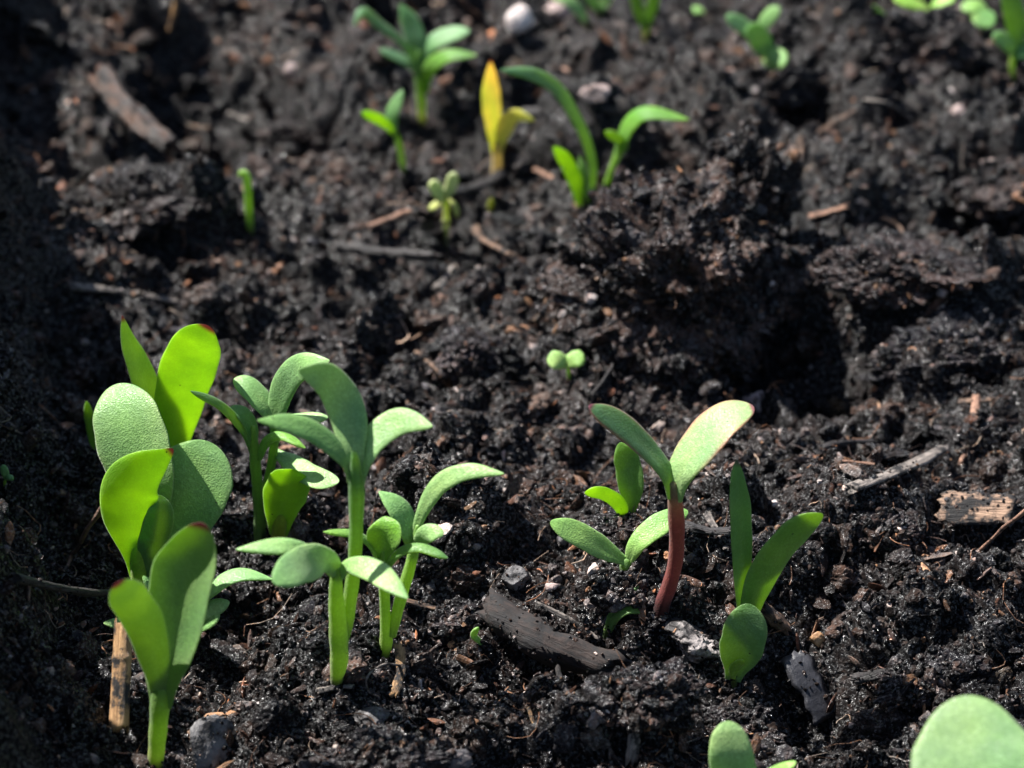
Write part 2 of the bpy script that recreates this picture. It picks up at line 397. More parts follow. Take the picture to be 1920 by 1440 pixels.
# ---------------------------------------------------------------- clods
def clod(px, py, rx, ry, rz, label, lift=0.3, facets=5, tint=(1, 1, 1), rot=0.0, crumbs=1500, rough=0.16, name='soil_clod', lean=0.0):
    p = on_ground(px, py); p = p+np.array([0, 0, rz*lift])
    r = np.random.default_rng(int(px*7+py))
    V, F = lump_shape(5, facets, rough, (1, 1, 1), r)
    D = V/np.linalg.norm(V, axis=1)[:, None]
    V = V*(1+wob(D, 4.5, 0.07, ridged=True, r=r)+wob(D, 9, 0.05, ridged=True, r=r)+wob(D, 18, 0.035, ridged=True, r=r)+wob(D, 45, 0.022, r=r))[:, None]
    V = V*np.array([rx, ry, rz]); V[:, 1] += lean*V[:, 2]
    ca, sa = math.cos(rot), math.sin(rot); V[:, :2] = V[:, :2]@np.array([[ca, sa], [-sa, ca]])
    C = np.tile(np.array([0.019, 0.0165, 0.016])*np.array(tint), (len(V), 1))*(1+0.5*wob(D, 6, 0.4, r=r))[:, None].clip(.3, 2)
    parts = [(V, F, C)]
    if crumbs:
        k = rng.integers(0, len(V), crumbs); sz = 0.021*rng.lognormal(0, 0.5, crumbs)
        parts.append(batch(V[k]*1.0, sz, soil_tones(crumbs), SH1))
        k = rng.integers(0, len(V), crumbs//12); sz = 0.07*rng.lognormal(0, 0.35, len(k))
        parts.append(batch(V[k]*0.99, sz, soil_tones(len(k)), SH2))
        k = rng.integers(0, len(V), crumbs//16); sz = 0.05*rng.lognormal(0, 0.5, len(k))
        pal_ = np.array([[.10, .055, .035], [.045, .03, .026], [.20, .12, .07], [.02, .02, .023]])[rng.integers(0, 4, len(k))]*rng.uniform(.5, 1.2, (len(k), 1))
        parts.append(batch(V[k], sz, pal_, CHIP))
        for q in rng.integers(0, len(V), crumbs//90):
            c0 = V[q]; dv = rng.normal(size=3)*.13; cv = rng.normal(size=3)*.05; tt = np.linspace(0, 1, 6)[:, None]
            Vt, Ft = tube_arrays(c0*.99+dv*tt+cv*np.sin(tt*3.1), .005, 3); parts.append((Vt, Ft, np.tile(np.array([.14, .08, .05])*rng.uniform(.4, 1.3), (len(Vt), 1))))
    V, F, C = merge(parts)
    o = raw_mesh(name, V, F, C, M_SOIL); o.location = p
    tag(o, label, 'soil clod', 'larger clods of soil')
    return o
clod(1290, 560, 1.5, 1.0, 0.95, 'largest crumbly clod of black soil with an upright spur, right of centre', 0.40, 4, (1.9, 1.5, 1.3), crumbs=11000, rough=.22, lean=.55)
clod(1400, 425, 0.6, 0.5, 0.85, 'crumbly soil peak rising at the back of the largest clod', 0.5, 4, crumbs=1800, lean=.0, rough=.2)
clod(1690, 545, 1.0, 0.6, 0.42, 'smooth topped brown black clod right of the largest clod', 0.6, 5, (1.3, 1.05, 1.0), -0.15, 900)
clod(1800, 700, 1.1, 0.5, 0.40, 'long wedge shaped dark clod by the right edge, below the brown black one', 0.5, 6, (.9, .95, 1.1), 0.25, 1500)
clod(1440, 190, 0.95, 0.5, 0.36, 'blurred charcoal coloured lump behind the largest clod', 0.5, 6, (1, 1, 1), 0.35, 500)
clod(1720, 120, 0.95, 0.6, 0.55, 'blurred dark lump near the top right, in front of the V shaped seedling', 0.5, 5, (1, 1, 1.05), -.2, 700)
clod(870, 690, 0.55, 0.45, 0.35, 'rounded grey lump of soil in the middle of the bed', 0.5, 5, (2.0, 2.0, 2.2), 0, 600)
clod(1165, 1118, 0.36, 0.28, 0.16, 'dark lump of soil left of the foot of the red stemmed seedling', 0.5, 5, (1, 1, 1.1), 0, 700)
clod(840, 1175, 0.65, 0.35, 0.24, 'flat crumbly lump behind the tiny curled sprout, left of the charred log', 0.5, 5, (1, 1, 1.1), 0, 900)
clod(1175, 1325, 0.75, 0.42, 0.27, 'crumbly dark clod under the right end of the charred log', 0.4, 5, (1.1, .95, .95), 0, 1400)
clod(1370, 1380, 0.55, 0.4, 0.26, 'dark clod behind the pale oval leaf at the bottom edge', 0.4, 5, (1, .95, 1.0), 0, 800)
clod(860, 1000, 0.5, 0.35, 0.22, 'low dark clod right of the forked lobed seedling', 0.5, 5, (1, 1, 1), 0, 600)
clod(1650, 1010, 0.42, 0.32, 0.2, 'rounded brownish lump in front of the long weathered splinter', 0.5, 5, (1.7, 1.5, 1.5), 0, 500)
clod(1190, 1000, 0.55, 0.35, 0.22, 'dark clod behind the low pair of speckled cotyledons', 0.4, 5, (1, 1, 1.1), 0, 500)
clod(260, 400, 0.9, 0.6, 0.4, 'blurred crumbly clod below the thick blurred twig', 0.4, 5, (1, 1, 1.1), 0, 900)
clod(560, 280, 0.6, 0.4, 0.3, 'blurred clod right of the thick blurred twig', 0.4, 5, (1.2, 1.1, 1.1), 0, 500)
clod(1130, 460, 0.45, 0.4, 0.35, 'grey black clod left of the largest clod', 0.5, 5, (1.3, 1.3, 1.4), 0, 900)
clod(1740, 1290, 0.6, 0.4, 0.24, 'dark clod above the big blurred leaf at the bottom right', 0.4, 5, (.9, .9, 1.0), 0, 700)
clod(700, 1440, 0.9, 0.4, 0.3, 'dark clod at the bottom edge in front of the flat grey stone', 0.4, 5, (1, 1, 1.1), 0, 900)
clod(1880, 360, 0.8, 0.6, 0.45, 'crumbly clod against the right edge in the upper part of the picture', 0.4, 5, (1.2, 1.1, 1.1), 0, 1300)

# ---------------------------------------------------------------- sticks, chips, stones
def orient(o, a, b, roll=0.0):
    d = Vector(b-a); o.location = Vector((a+b)/2)
    q = d.to_track_quat('X', 'Z'); o.rotation_mode = 'QUATERNION'
    from mathutils import Quaternion
    o.rotation_quaternion = q @ Quaternion((1, 0, 0), roll)
def stick(px0, py0, px1, py1, wpx, mat, label, cat='stick', name='stick', flat=0.7, z0=0.0, z1=0.0, taper=0.75, bend=0.05, facet=5, group=None, roll=0.0, lift=0.35, rag=0.12):
    """bar of wood: many sided, uneven, ragged broken ends; local X is the grain"""
    a = on_ground(px0, py0); b = on_ground(px1, py1); a[2] += z0; b[2] += z1
    r = np.random.default_rng(int(px0*3+py0*5)); L = np.linalg.norm(b-a)
    w = wpx*cmpx((a+b)/2)/2
    a[2] += w*flat*lift; b[2] += w*flat*lift
    for q in np.linspace(0, 1, 9): m_ = a+(b-a)*q; KEEP.append((m_[0], m_[1], w*1.1))
    KEEP.append((m_[0], m_[1]-.1, w))
    n = max(14, int(L/0.06)); k = 18; V = []
    # uneven polygon section kept along the length, so it reads as split wood
    th = np.linspace(0, 2*math.pi, k, endpoint=False)
    sec = np.ones(k)
    for _ in range(facet):
        p_ = r.uniform(0, 6.28); c_ = np.cos(th-p_); dd = r.uniform(.55, .85); sec = np.where(c_*sec > dd, dd/np.maximum(c_, 1e-3), sec)
    bd = r.normal(size=2)*bend*L; endj = [r.normal(size=k)*rag*w*3, r.normal(size=k)*rag*w*3]
    ph = r.uniform(0, 6.28, 4)
    groove = r.normal(size=k)*0.07
    for i in range(n+1):
        t = i/n; s = (1-(1-taper)*t)*(1+0.08*math.sin(9*t+ph[0])+0.05*math.sin(23*t+ph[1]))
        ys_ = sec*s*(1+groove*(1+.8*math.sin(7*t+ph[3]))+r.normal(size=k)*0.03)
        cx = L*(t-.5); oy = bd[0]*math.sin(math.pi*t)+0.06*w*math.sin(17*t+ph[2]); oz = bd[1]*0.4*math.sin(math.pi*t)
        for j in range(k):
            ex = 0
            if t < .08: ex = np.clip(endj[0][j], -w, w)*(1-t/.08)
            if t > .92: ex = np.clip(endj[1][j], -w, w)*(t-.92)/.08
            V.append((cx+ex, oy+w*ys_[j]*math.cos(th[j]), oz+w*flat*ys_[j]*math.sin(th[j])))
    F = []
    for i in range(n):
        for j in range(k):
            F.append((i*k+j, i*k+(j+1) % k, (i+1)*k+(j+1) % k)); F.append((i*k+j, (i+1)*k+(j+1) % k, (i+1)*k+j))
    c0 = len(V); V.append((-L/2+.3*w, 0, 0)); V.append((L/2-.3*w, 0, 0))
    for j in range(k):
        F.append((c0, (j+1) % k, j)); F.append((c0+1, n*k+j, n*k+(j+1) % k))
    o = raw_mesh(name, np.array(V), np.array(F), None, mat, smooth=False)
    for p_ in o.data.polygons: p_.use_smooth = True
    o.data.polygons.foreach_set('use_smooth', np.array([q < n*k*2 for q in range(len(F))]))
    orient(o, a, b, roll)
    q_ = o.rotation_quaternion; nd = int(L*w*450)
    for i_ in rng.integers(0, len(V)-2, nd):
        p_ = q_ @ Vector(V[i_])
        if p_.z > -.3*w: DIRT.append(np.array(o.location+p_))
    tag(o, label, cat, group); return o
def stone(px, py, wpx, hpx, mat, label, cat='stone', name='stone', depth=0.8, facets=8, rough=0.04, rot=0.0, lift=0.3, sub=4, group=None, tilt=0.0):
    p = on_ground(px, py); s = cmpx(p); r = np.random.default_rng(int(px*11+py))
    rx, rz = wpx*s/2, hpx*s/2; KEEP.append((p[0], p[1]-.05, rx*1.1))
    V, F = lump_shape(sub, facets, rough, (1, 1, 1), r); V /= np.abs(V).max(axis=0)
    o = raw_mesh(name, V*np.array([rx, rx*depth, rz]), F, None, mat, smooth=(facets < 4))
    o.location = p+np.array([0, 0, rz*lift]); o.rotation_euler = (tilt, 0, rot)
    if wpx > 45 and mat is not M_STONE_PALE:
        from mathutils import Euler
        rm = Euler((tilt, 0, rot)).to_matrix()
        for i_ in rng.integers(0, len(V), int(rx*rz*900)):
            DIRT.append(np.array(o.location+rm @ Vector(V[i_]*np.array([rx, rx*depth, rz]))))
    tag(o, label, cat, group); return o
W = 'pieces of wood lying on the soil'
stick(1592, 940, 1768, 862, 30, M_WOOD_GREY, 'long weathered grey brown splinter lying on the soil at the right', 'wood splinter', 'wood_splinter', 0.6, z0=.14, z1=.14, taper=.8, group=W, rag=.05)
stick(915, 1172, 1165, 1262, 76, M_WOOD_CHAR, 'thick charred log with ribbed bark at bottom centre', 'charred log', 'charred_log', 0.85, z0=.2, z1=.0, taper=.9, facet=4, group=W)
stick(1005, 1165, 1125, 1222, 12, M_WOOD_GREY, 'thin pale grey twig lying along the charred log', 'twig', 'twig', .8, z0=.22, z1=.14, group=W)
stick(1192, 1352, 1182, 1446, 27, M_WOOD_GREY, 'pale flat stick pointing up at the bottom edge, right of centre', 'stick', 'stick', .5, z0=.25, z1=.1, taper=1.0, group=W, bend=.01)
stick(760, 1140, 845, 1160, 26, M_WOOD_BROWN, 'flat brown bark strip right of the paired stalks of the forked seedling', 'bark strip', 'bark_strip', .35, z0=.08, z1=.08, group=W)
stick(28, 1100, 215, 1128, 26, M_WOOD_DARK, 'black twig in the shade at the lower left', 'twig', 'twig', .8, z0=.1, z1=.1, group=W)
stick(130, 552, 335, 582, 20, M_WOOD_GREY, 'grey stick lying flat at the left edge of the sunlight', 'stick', 'stick', .7, z0=.1, z1=.1, group=W)
stick(190, 185, 320, 308, 60, wood_material('wet_brown_twig', (.016, .010, .009), (.11, .045, .02), .35, .45), 'thick blurred brown twig at the upper left', 'twig', 'twig', .9, z0=.25, z1=.15, taper=.8, facet=3, group=W)
stick(790, 385, 945, 348, 30, M_WOOD_DARK, 'black stick lying under the yellow seedling', 'stick', 'stick', .9, z0=.1, z1=.15, group=W)
stick(985, 232, 1165, 226, 26, M_WOOD_DARK, 'black stick lying behind the arching grass like seedling', 'stick', 'stick', .9, z0=.12, z1=.12, group=W)
stick(1004, 333, 1082, 402, 17, M_WOOD_RED, 'blurred reddish splinter left of the arching seedling', 'wood splinter', 'wood_splinter', .6, z0=.12, z1=.1, group=W)
stick(692, 440, 772, 408, 17, M_WOOD_RED, 'blurred reddish splinter left of the tiny whitish sprout', 'wood splinter', 'wood_splinter', .6, z0=.1, z1=.1, group=W)
stick(632, 492, 815, 512, 28, M_WOOD_DARK, 'blurred dark stick with a black hollow beneath it', 'stick', 'stick', .9, z0=.2, z1=.2, group=W)
stick(858, 5, 902, 48, 20, M_WOOD_RED, 'blurred reddish chip at the top edge left of the white pebble', 'wood chip', 'wood_chip', .5, z0=.1, z1=.1, group=W)
stick(348, 18, 322, 118, 18, M_WOOD_TAN, 'blurred orange straw standing at the upper left', 'straw', 'straw', .8, z0=0.9, z1=.5, group=W, lift=0)
stick(892, 440, 958, 492, 18, M_WOOD_BROWN, 'blurred brown splinter behind the middle of the bed', 'wood splinter', 'wood_splinter', .6, z0=.1, z1=.1, group=W)
stick(1515, 418, 1585, 400, 16, M_WOOD_RED, 'reddish brown splinter right of the soil peak', 'wood splinter', 'wood_splinter', .5, z0=.1, z1=.1, group=W)
stick(1500, 285, 1494, 338, 15, M_WOOD_BROWN, 'short brown stub standing behind the soil peak', 'twig', 'twig', .8, z0=.2, z1=.05, group=W)
stick(530, 852, 605, 858, 14, M_WOOD_RED, 'thin orange brown splinter behind the folded yellow green leaf', 'wood splinter', 'wood_splinter', .6, z0=.08, z1=.08, group=W)
stick(1826, 778, 1800, 884, 22, M_WOOD_RED, 'curved reddish bark shred pointing down near the right edge', 'bark shred', 'bark_shred', .35, z0=.25, z1=.1, bend=.12, taper=.5, group=W)
stick(1795, 782, 1858, 778, 14, M_WOOD_BROWN, 'small brown bark bit across the top of the curved bark shred', 'bark bit', 'bark_bit', .6, z0=.2, z1=.2, group=W)
stick(1325, 985, 1362, 1045, 18, M_WOOD_GREY, 'shiny pale sliver right of the red stem', 'wood sliver', 'wood_sliver', .35, z0=.15, z1=.1, taper=.7, group=W)
stick(1285, 1002, 1372, 1012, 24, M_WOOD_DARK, 'dark flat stick behind the red stem', 'stick', 'stick', .6, z0=.1, z1=.1, group=W)
stick(1430, 1155, 1478, 1190, 40, M_WOOD_BROWN, 'broken brown wood chunk behind the round shaded leaf', 'wood chunk', 'wood_chunk', .7, z0=.1, z1=.05, taper=.9, group=W)
stick(598, 1308, 662, 1302, 20, M_WOOD_GREY, 'small pale chip at the foot of the forked lobed seedling', 'wood chip', 'wood_chip', .5, z0=.08, z1=.1, group=W)
stick(990, 1350, 1012, 1395, 9, M_WOOD_TAN, 'thin tan straw bit at bottom centre', 'straw', 'straw', .8, z0=.15, z1=.05, group=W)
stick(748, 1248, 738, 1308, 26, M_WOOD_TAN, 'curled tan bark piece standing in the lower middle', 'bark curl', 'bark_curl', .3, z0=.28, z1=.03, taper=.8, bend=.1, group=W)
stick(1480, 1262, 1545, 1372, 78, M_STONE_BLACK, 'flat bluish black charcoal slab in the hollow at lower right', 'charcoal slab', 'charcoal_slab', .22, z0=.2, z1=.12, facet=6, taper=.9, group=W, roll=.2, rag=.02)
stick(1600, 1285, 1700, 1270, 26, M_WOOD_DARK, 'black stick lying in the hollow right of the charcoal slab', 'stick', 'stick', .8, z0=.05, z1=.1, group=W)
stick(470, 260, 430, 248, 14, M_WOOD_GREY, 'blurred grey chip in the dark hollow at upper left', 'wood chip', 'wood_chip', .6, z0=.3, z1=.3, group=W)
stick(815, 560, 845, 528, 16, M_WOOD_GREY, 'blurred pale chip below the dark stick', 'wood chip', 'wood_chip', .5, z0=.15, z1=.2, group=W)
stick(1775, 960, 1800, 995, 14, M_WOOD_GREY, 'small grey chip leaning on the tan bark piece', 'wood chip', 'wood_chip', .5, z0=.1, z1=.1, group=W)
stick(1450, 330, 1600, 240, 12, M_WOOD_BROWN, 'thin brown twig slanting behind the soil peak', 'twig', 'twig', .8, z0=.15, z1=.25, group=W)
stick(1070, 1310, 1040, 1250, 16, M_WOOD_DARK, 'short black twig leaning under the charred log', 'twig', 'twig', .8, z0=.0, z1=.2, group=W)
stick(1540, 850, 1640, 838, 18, M_WOOD_DARK, 'dark flat stick above the long weathered splinter', 'stick', 'stick', .6, z0=.06, z1=.06, group=W)
# straw cane: a hollow tube with nodes, leaning beside the front left seedling
cane_a, cane_b = on_ground(226, 1398)+np.array([0, 0, .2]), None
cane_b = at_y(232, 1165, cane_a[1]+.75)
r_ = 36*cmpx(cane_a)/2
L = np.linalg.norm(cane_b-cane_a); k = 20; V = []; rr = []
prof = [(0, 1.0), (.02, 1.06), (.3, 1.0), (.62, 1.0), (.655, 1.12), (.69, .98), (.97, .98), (1, .9)]
for i in range(41):
    t = i/40; s = np.interp(t, [q[0] for q in prof], [q[1] for q in prof])
    for j in range(k):
        a = 2*math.pi*j/k; jag = (rng.normal()*.04 if i in (0, 40) else 0)
        V.append((L*(t-.5)+jag, r_*s*(1+.025*math.cos(7*a))*math.cos(a), r_*s*(1+.025*math.cos(7*a))*math.sin(a)))
for i in range(3):                                                # hollow inside of the cut end
    for j in range(k):
        a = 2*math.pi*j/k; V.append((-L/2+.01+.15*i, r_*.72*math.cos(a), r_*.72*math.sin(a)))
F = []
for i in range(40):
    for j in range(k): F.append((i*k+j, i*k+(j+1) % k, (i+1)*k+(j+1) % k, (i+1)*k+j))
b0 = 41*k
for j in range(k):
    F.append((j, b0+j, b0+(j+1) % k, (j+1) % k))
    for i in range(2): F.append((b0+i*k+j, b0+(i+1)*k+j, b0+(i+1)*k+(j+1) % k, b0+i*k+(j+1) % k))
o = raw_mesh('straw_cane', np.array(V), np.array(F), None, M_WOOD_TAN, True); orient(o, cane_a, cane_b)
tag(o, 'thick tan straw cane with a dirty upper half, left of the front seedling', 'straw cane', W)

S = 'stones and pebbles on the soil'
stone(965, 1100, 62, 66, M_STONE_GREY, 'rounded grey stone in the middle, above the charred log', group=S, facets=6)
stone(700, 1362, 92, 52, M_STONE_GREY, 'flat angular grey stone near the bottom edge left of centre', group=S, facets=9)
stone(400, 1415, 100, 120, M_STONE_GREY, 'leaning grey slab behind the foot of the front left seedling', 'stone slab', 'stone_slab', .35, 8, rot=.5, tilt=-.5, group=S)
stone(1305, 1205, 130, 74, M_STONE_MIX, 'jagged stone with a pale patched top left of the round shaded leaf', group=S, facets=8, rough=.08, rot=-.3)
stone(972, 66, 58, 62, M_STONE_PALE, 'bright white pebble blurred at the top edge', 'pebble', 'pebble', .9, 4, .07, group=S, lift=1.0)
stone(1112, 178, 66, 44, M_STONE_PINK, 'blurred pinkish pebble behind the arching seedling', 'pebble', 'pebble', .6, 8, .1, group=S, lift=.3)
stone(1045, 30, 50, 44, M_STONE_PINK, 'blurred mauve stone at the top edge right of the white pebble', 'pebble', 'pebble', group=S, facets=5)
stone(1800, 214, 34, 30, M_STONE_PINK, 'small pinkish pebble near the right edge of the upper soil', 'pebble', 'pebble', group=S, facets=5)
stone(1865, 328, 62, 40, M_STONE_PINK, 'flat brownish stone on the clod at the right edge', group=S, facets=7, depth=.6, lift=.9)
stone(1055, 1015, 26, 20, M_STONE_GREY, 'small rounded pebble left of the speckled pair of cotyledons', 'pebble', 'pebble', group=S, facets=3)
stone(1035, 1102, 26, 22, M_STONE_PINK, 'small pale pebble right of the rounded grey stone', 'pebble', 'pebble', group=S, facets=3)
stone(1450, 948, 18, 18, M_STONE_PALE, 'tiny pale pebble between the narrow upright leaf and the leaning one', 'pebble', 'pebble', group=S, facets=4)
stone(545, 135, 32, 30, M_STONE_PINK, 'small blurred pebble left of the bushy seedling at the back', 'pebble', 'pebble', group=S, facets=4)
stone(1530, 1205, 34, 40, M_SEED, 'tan seed husk right of the round shaded leaf', 'seed husk', 'seed_husk', group=None, facets=2, rough=.03, depth=.7)
stone(1415, 760, 60, 50, M_STONE_PINK, 'mauve lump beside the tip of the pale cotyledon', group=S, facets=6, rough=.1, lift=.1)
# tan bark slab on the right: ragged plate
stick(1762, 970, 1898, 975, 80, wood_material('tan_bark', (0.07, 0.038, 0.025), (0.42, 0.27, 0.18), .7, .47), 'broad tan bark piece lying near the right edge', 'bark piece', 'bark_piece', .3, z0=.14, z1=.14, taper=.85, facet=6, group=W, bend=.01, roll=.45, rag=.05)

def strand(pts, wpx, mat, label, cat, name, lift=0.0, group='thin stalks and rootlets'):
    """thin stalk: pts are (px, py, height above the soil)"""
    P = []
    for (a, b, h) in pts:
        p = on_ground(a, b); d = ray(a, b)
        # same line of sight, raised off the soil
        q = p.copy(); q = p - d*(h/abs(d[2])) if h else p
        P.append(q)
    P = smooth_path(np.array(P), 40)
    w_ = wpx*cmpx(P[0])/2; t = np.linspace(0, 1, len(P))
    r = np.random.default_rng(int(pts[0][0])); P = P+0.02*np.stack([np.sin(t*17+i*2)*w_*8 for i in range(3)], 1)
    Vv, Ff = tube_arrays(P, w_*(1-.45*t)*(1+.15*np.sin(t*23)), 8)
    o = raw_mesh(name, Vv-P[0], Ff, None, mat, True); o.location = P[0]
    tag(o, label, cat, group); return o
def smooth_path(P, n):
    """Catmull-Rom through the control points"""
    P = np.asarray(P, float)
    if len(P) == 2: return P[0]+(P[1]-P[0])*np.linspace(0, 1, n)[:, None]
    Q = np.vstack([2*P[0]-P[1], P, 2*P[-1]-P[-2]]); out = []
    m = len(P)-1
    d = np.concatenate([[0], np.cumsum(np.linalg.norm(np.diff(P, axis=0), axis=1))]); d /= d[-1]
    for u in np.linspace(0, 1, n):
        i = min(int(np.searchsorted(d, u, side='right'))-1, m-1); i = max(i, 0)
        t = (u-d[i])/(d[i+1]-d[i]); p0, p1, p2, p3 = Q[i], Q[i+1], Q[i+2], Q[i+3]
        out.append(.5*((2*p1)+(-p0+p2)*t+(2*p0-5*p1+4*p2-p3)*t*t+(-p0+3*p1-3*p2+p3)*t**3))
    return np.array(out)
strand([(192, 950, .9), (160, 1000, .5), (135, 1045, .2), (116, 1078, 0)], 11, M_WOOD_BROWN, 'dead brown stalk leaning out of the shade beside the yellow green leaf', 'dead stalk', 'dead_stalk')
strand([(1925, 955, .9), (1870, 1000, .6), (1830, 1040, .25), (1785, 1078, .05)], 9, M_WOOD_RED, 'thin brown stalk crossing in front of the broad tan bark piece', 'dead stalk', 'dead_stalk')
strand([(1620, 186, .3), (1660, 192, .4), (1695, 212, .3), (1722, 238, .1)], 5, M_WOOD_GREY, 'hair thin pale rootlet arching at the upper right', 'rootlet', 'rootlet')
strand([(765, 1250, .1), (720, 1246, .25), (690, 1268, .25), (690, 1295, .15), (712, 1308, .05)], 5, M_WOOD_GREY, 'curled thin rootlet looping left of the curled tan bark', 'rootlet', 'rootlet')
strand([(1655, 408, .25), (1690, 430, .3), (1692, 460, .2), (1670, 480, .05)], 7, M_WOOD_BROWN, 'curved rootlet right of the soil peak', 'rootlet', 'rootlet')
strand([(1000, 602, .2), (1030, 575, .25), (1060, 562, .15)], 7, M_WOOD_TAN, 'orange rootlet on the left flank of the largest clod', 'rootlet', 'rootlet')
strand([(780, 660, .1), (815, 690, .2), (842, 728, .1)], 9, M_WOOD_BROWN, 'frayed brown rootlet left of the rounded grey lump', 'rootlet', 'rootlet')
strand([(1438, 262, 1.3), (1436, 285, 1.2), (1442, 310, 1.1), (1440, 330, .9)], 5, M_WOOD_GREY, 'tiny pale root tip on top of the soil peak', 'rootlet', 'rootlet')
strand([(1110, 740, .1), (1140, 700, .2), (1155, 670, .15)], 7, M_WOOD_DARK, 'dark rootlet right of the tiny round leaved sprout', 'rootlet', 'rootlet')
strand([(1640, 870, .1), (1560, 862, .15), (1500, 855, .1)], 5, M_WOOD_RED, 'thin reddish rootlet behind the long weathered splinter', 'rootlet', 'rootlet')

# ---------------------------------------------------------------- seedlings
G_MID, G_PALE, G_DARK, G_YEL = (.21, .35, .17), (.29, .43, .23), (.06, .16, .055), (.20, .33, .03)
PROF = {
    'oval':  ([0, .10, .30, .55, .78, 1], [.30, .42, .82, 1.0, .93, .70]),
    'round': ([0, .08, .25, .50, .75, 1], [.22, .40, .86, 1.0, .95, .78]),
    'spat':  ([0, .20, .42, .65, .85, 1], [.30, .34, .72, 1.0, .90, .55]),
    'lance': ([0, .20, .45, .65, .85, 1], [.40, .68, 1.0, .92, .58, .25]),
    'strap': ([0, .20, .50, .80, .92, 1], [.34, .66, 1.0, .97, .85, .6]),
    'peak':  ([0, .25, .55, .72, .86, 1], [.6, .95, 1.0, .90, .78, .66]),
    'arch':  ([0, .16, .38, .60, .82, 1], [.30, .48, .88, 1.0, .74, .34]),
}
def trans_of(c):
    c = np.asarray(c, float); m_ = c.max(axis=-1, keepdims=True)
    y = np.array([.47, .71, .06])
    warm = np.clip((c[..., 0:1]/np.maximum(c[..., 1:2], 1e-3)-.75)*2.2, 0, 1)     # yellow or red tissue passes yellow or red light
    t = y*(1-warm)+np.clip(c/m_, 0, 1)*np.array([.92, .94, .9])*warm
    return t
def leaf(parent, org, y0, pts, wpx, shape='oval', nh=(0, 0, 1), col=G_MID, tip=None, cup=.12, thick=.05, label=None, name='leaf', under=None, tr=1.0, wave=0.0, edge=None):
    """pts: base to tip, (px, py, dy): dy is how far behind (+) or before (-) the seedling's base the point stands, cm.
       wpx: widest apparent width. nh: where the upper face looks."""
    P = smooth_path(np.array([at_y(a, b, y0+c) for a, b, c in pts]), 41)
    u = np.linspace(0, 1, 41); uu = 1-(1-u)**1.6                          # finer steps at the tip
    P = np.stack([np.interp(uu, u, P[:, i]) for i in range(3)], 1); n = len(P)
    T = np.gradient(P, axis=0); T /= np.linalg.norm(T, axis=1)[:, None]
    nh = np.array(nh, float); nh = np.tile(nh, (n, 1)) if nh.ndim == 1 else np.stack([np.interp(uu, np.linspace(0, 1, len(nh)), nh[:, i]) for i in range(3)], 1)
    Nn = nh-np.sum(nh*T, 1)[:, None]*T; Nn /= np.linalg.norm(Nn, axis=1)[:, None]+1e-9
    Sd = np.cross(T, Nn)
    vw = P-CAM; vw /= np.linalg.norm(vw, axis=1)[:, None]
    ti = T-vw*np.sum(vw*T, 1)[:, None]; ti /= np.linalg.norm(ti, axis=1)[:, None]+1e-9
    perp = np.cross(ti, vw)
    sg = np.where(np.sum(perp*Sd, 1) >= 0, 1.0, -1.0); sg[:] = 1.0 if sg.sum() >= 0 else -1.0
    sd = np.clip(np.sum(Sd*vw, 1), -.75, .75)
    for _ in range(3): sd = np.convolve(np.pad(sd, 3, mode='edge'), np.ones(7)/7, 'valid')
    Sd = perp*(sg*np.sqrt(1-sd**2))[:, None]+vw*sd[:, None]       # blade turned about its midrib
    Nn = np.cross(Sd, T); Nn /= np.linalg.norm(Nn, axis=1)[:, None]+1e-9
    k = max(.55, float(np.mean(np.sqrt(1-sd**2))))
    hw = .95*wpx*cmpx(P[n//2])/2/k
    px_, pw = PROF[shape]
    # smooth interpolation of the outline
    wprof = np.interp(uu, px_, pw); ker = np.ones(5)/5
    for _ in range(2): wprof = np.convolve(np.pad(wprof, 2, mode='edge'), ker, 'valid')
    te = .74; wprof *= np.sqrt(np.clip(1-(np.clip((uu-te)/(1-te), 0, 1))**2, 0, 1))
    rl = np.random.default_rng(int(pts[0][0]*5+pts[0][1])).uniform(0, 6.28, 3)
    hwv = hw*wprof*(1+.022*np.sin(uu*13+rl[0])+.015*np.sin(uu*29+rl[1])); hwv[-1] = 1e-4
    thick *= .78
    K = 20; V = []; A = []
    for i in range(n):
        th_ = thick*.5*min(1, .35+hwv[i]/max(hw, 1e-4))*(1 if uu[i] < .9 else max(.25, 1-((uu[i]-.9)/.1)**2*.75))
        th_ = min(th_, hwv[i]*.9+.002)
        for j in range(K):
            a = 2*math.pi*j/K; c, s = math.cos(a), math.sin(a)
            x = hwv[i]*math.copysign(abs(c)**.85, c)
            xn = x/max(hw, 1e-4)
            z = th_*s+cup*hw*2*(xn*xn) - .10*thick*math.exp(-(xn/.12)**2)*(1-uu[i])*2*(1 if s > 0 else -.4)
            z += wave*hw*math.sin(uu[i]*9+x*3)*xn
            V.append(P[i]+Sd[i]*x+Nn[i]*z); A.append((uu[i], xn/max(wprof[i], .05), s))
    V = np.array(V); A = np.array(A)
    F = [(i*K+j, i*K+(j+1) % K, (i+1)*K+(j+1) % K, (i+1)*K+j) for i in range(n-1) for j in range(K)]
    C = np.tile(np.array(col, float)*(np.array([.85, 1.02, .66]) if .14 <= col[0] < .45 else 1), (len(V), 1))
    r = np.random.default_rng(int(pts[-1][0]*3+pts[-1][1]))
    rim = np.clip((np.abs(A[:, 1])-.82)/.18, 0, 1)[:, None]*.35
    C = C*(1-rim)+np.array([.26, .36, .16])*rim
    mid = np.exp(-(A[:, 1]/.07)**2)[:, None]*.45*(1-A[:, 0:1]); C = C*(1-mid)+np.array([.24, .38, .12])*mid
    if under is not None: C[A[:, 2] < -.05] = under
    if edge is not None:
        e = np.clip((np.abs(A[:, 1])-.80)/.14, 0, 1)[:, None]*.85*np.clip(A[:, 0:1]*2.5-.4, 0, 1); C = C*(1-e)+np.array(edge)*e
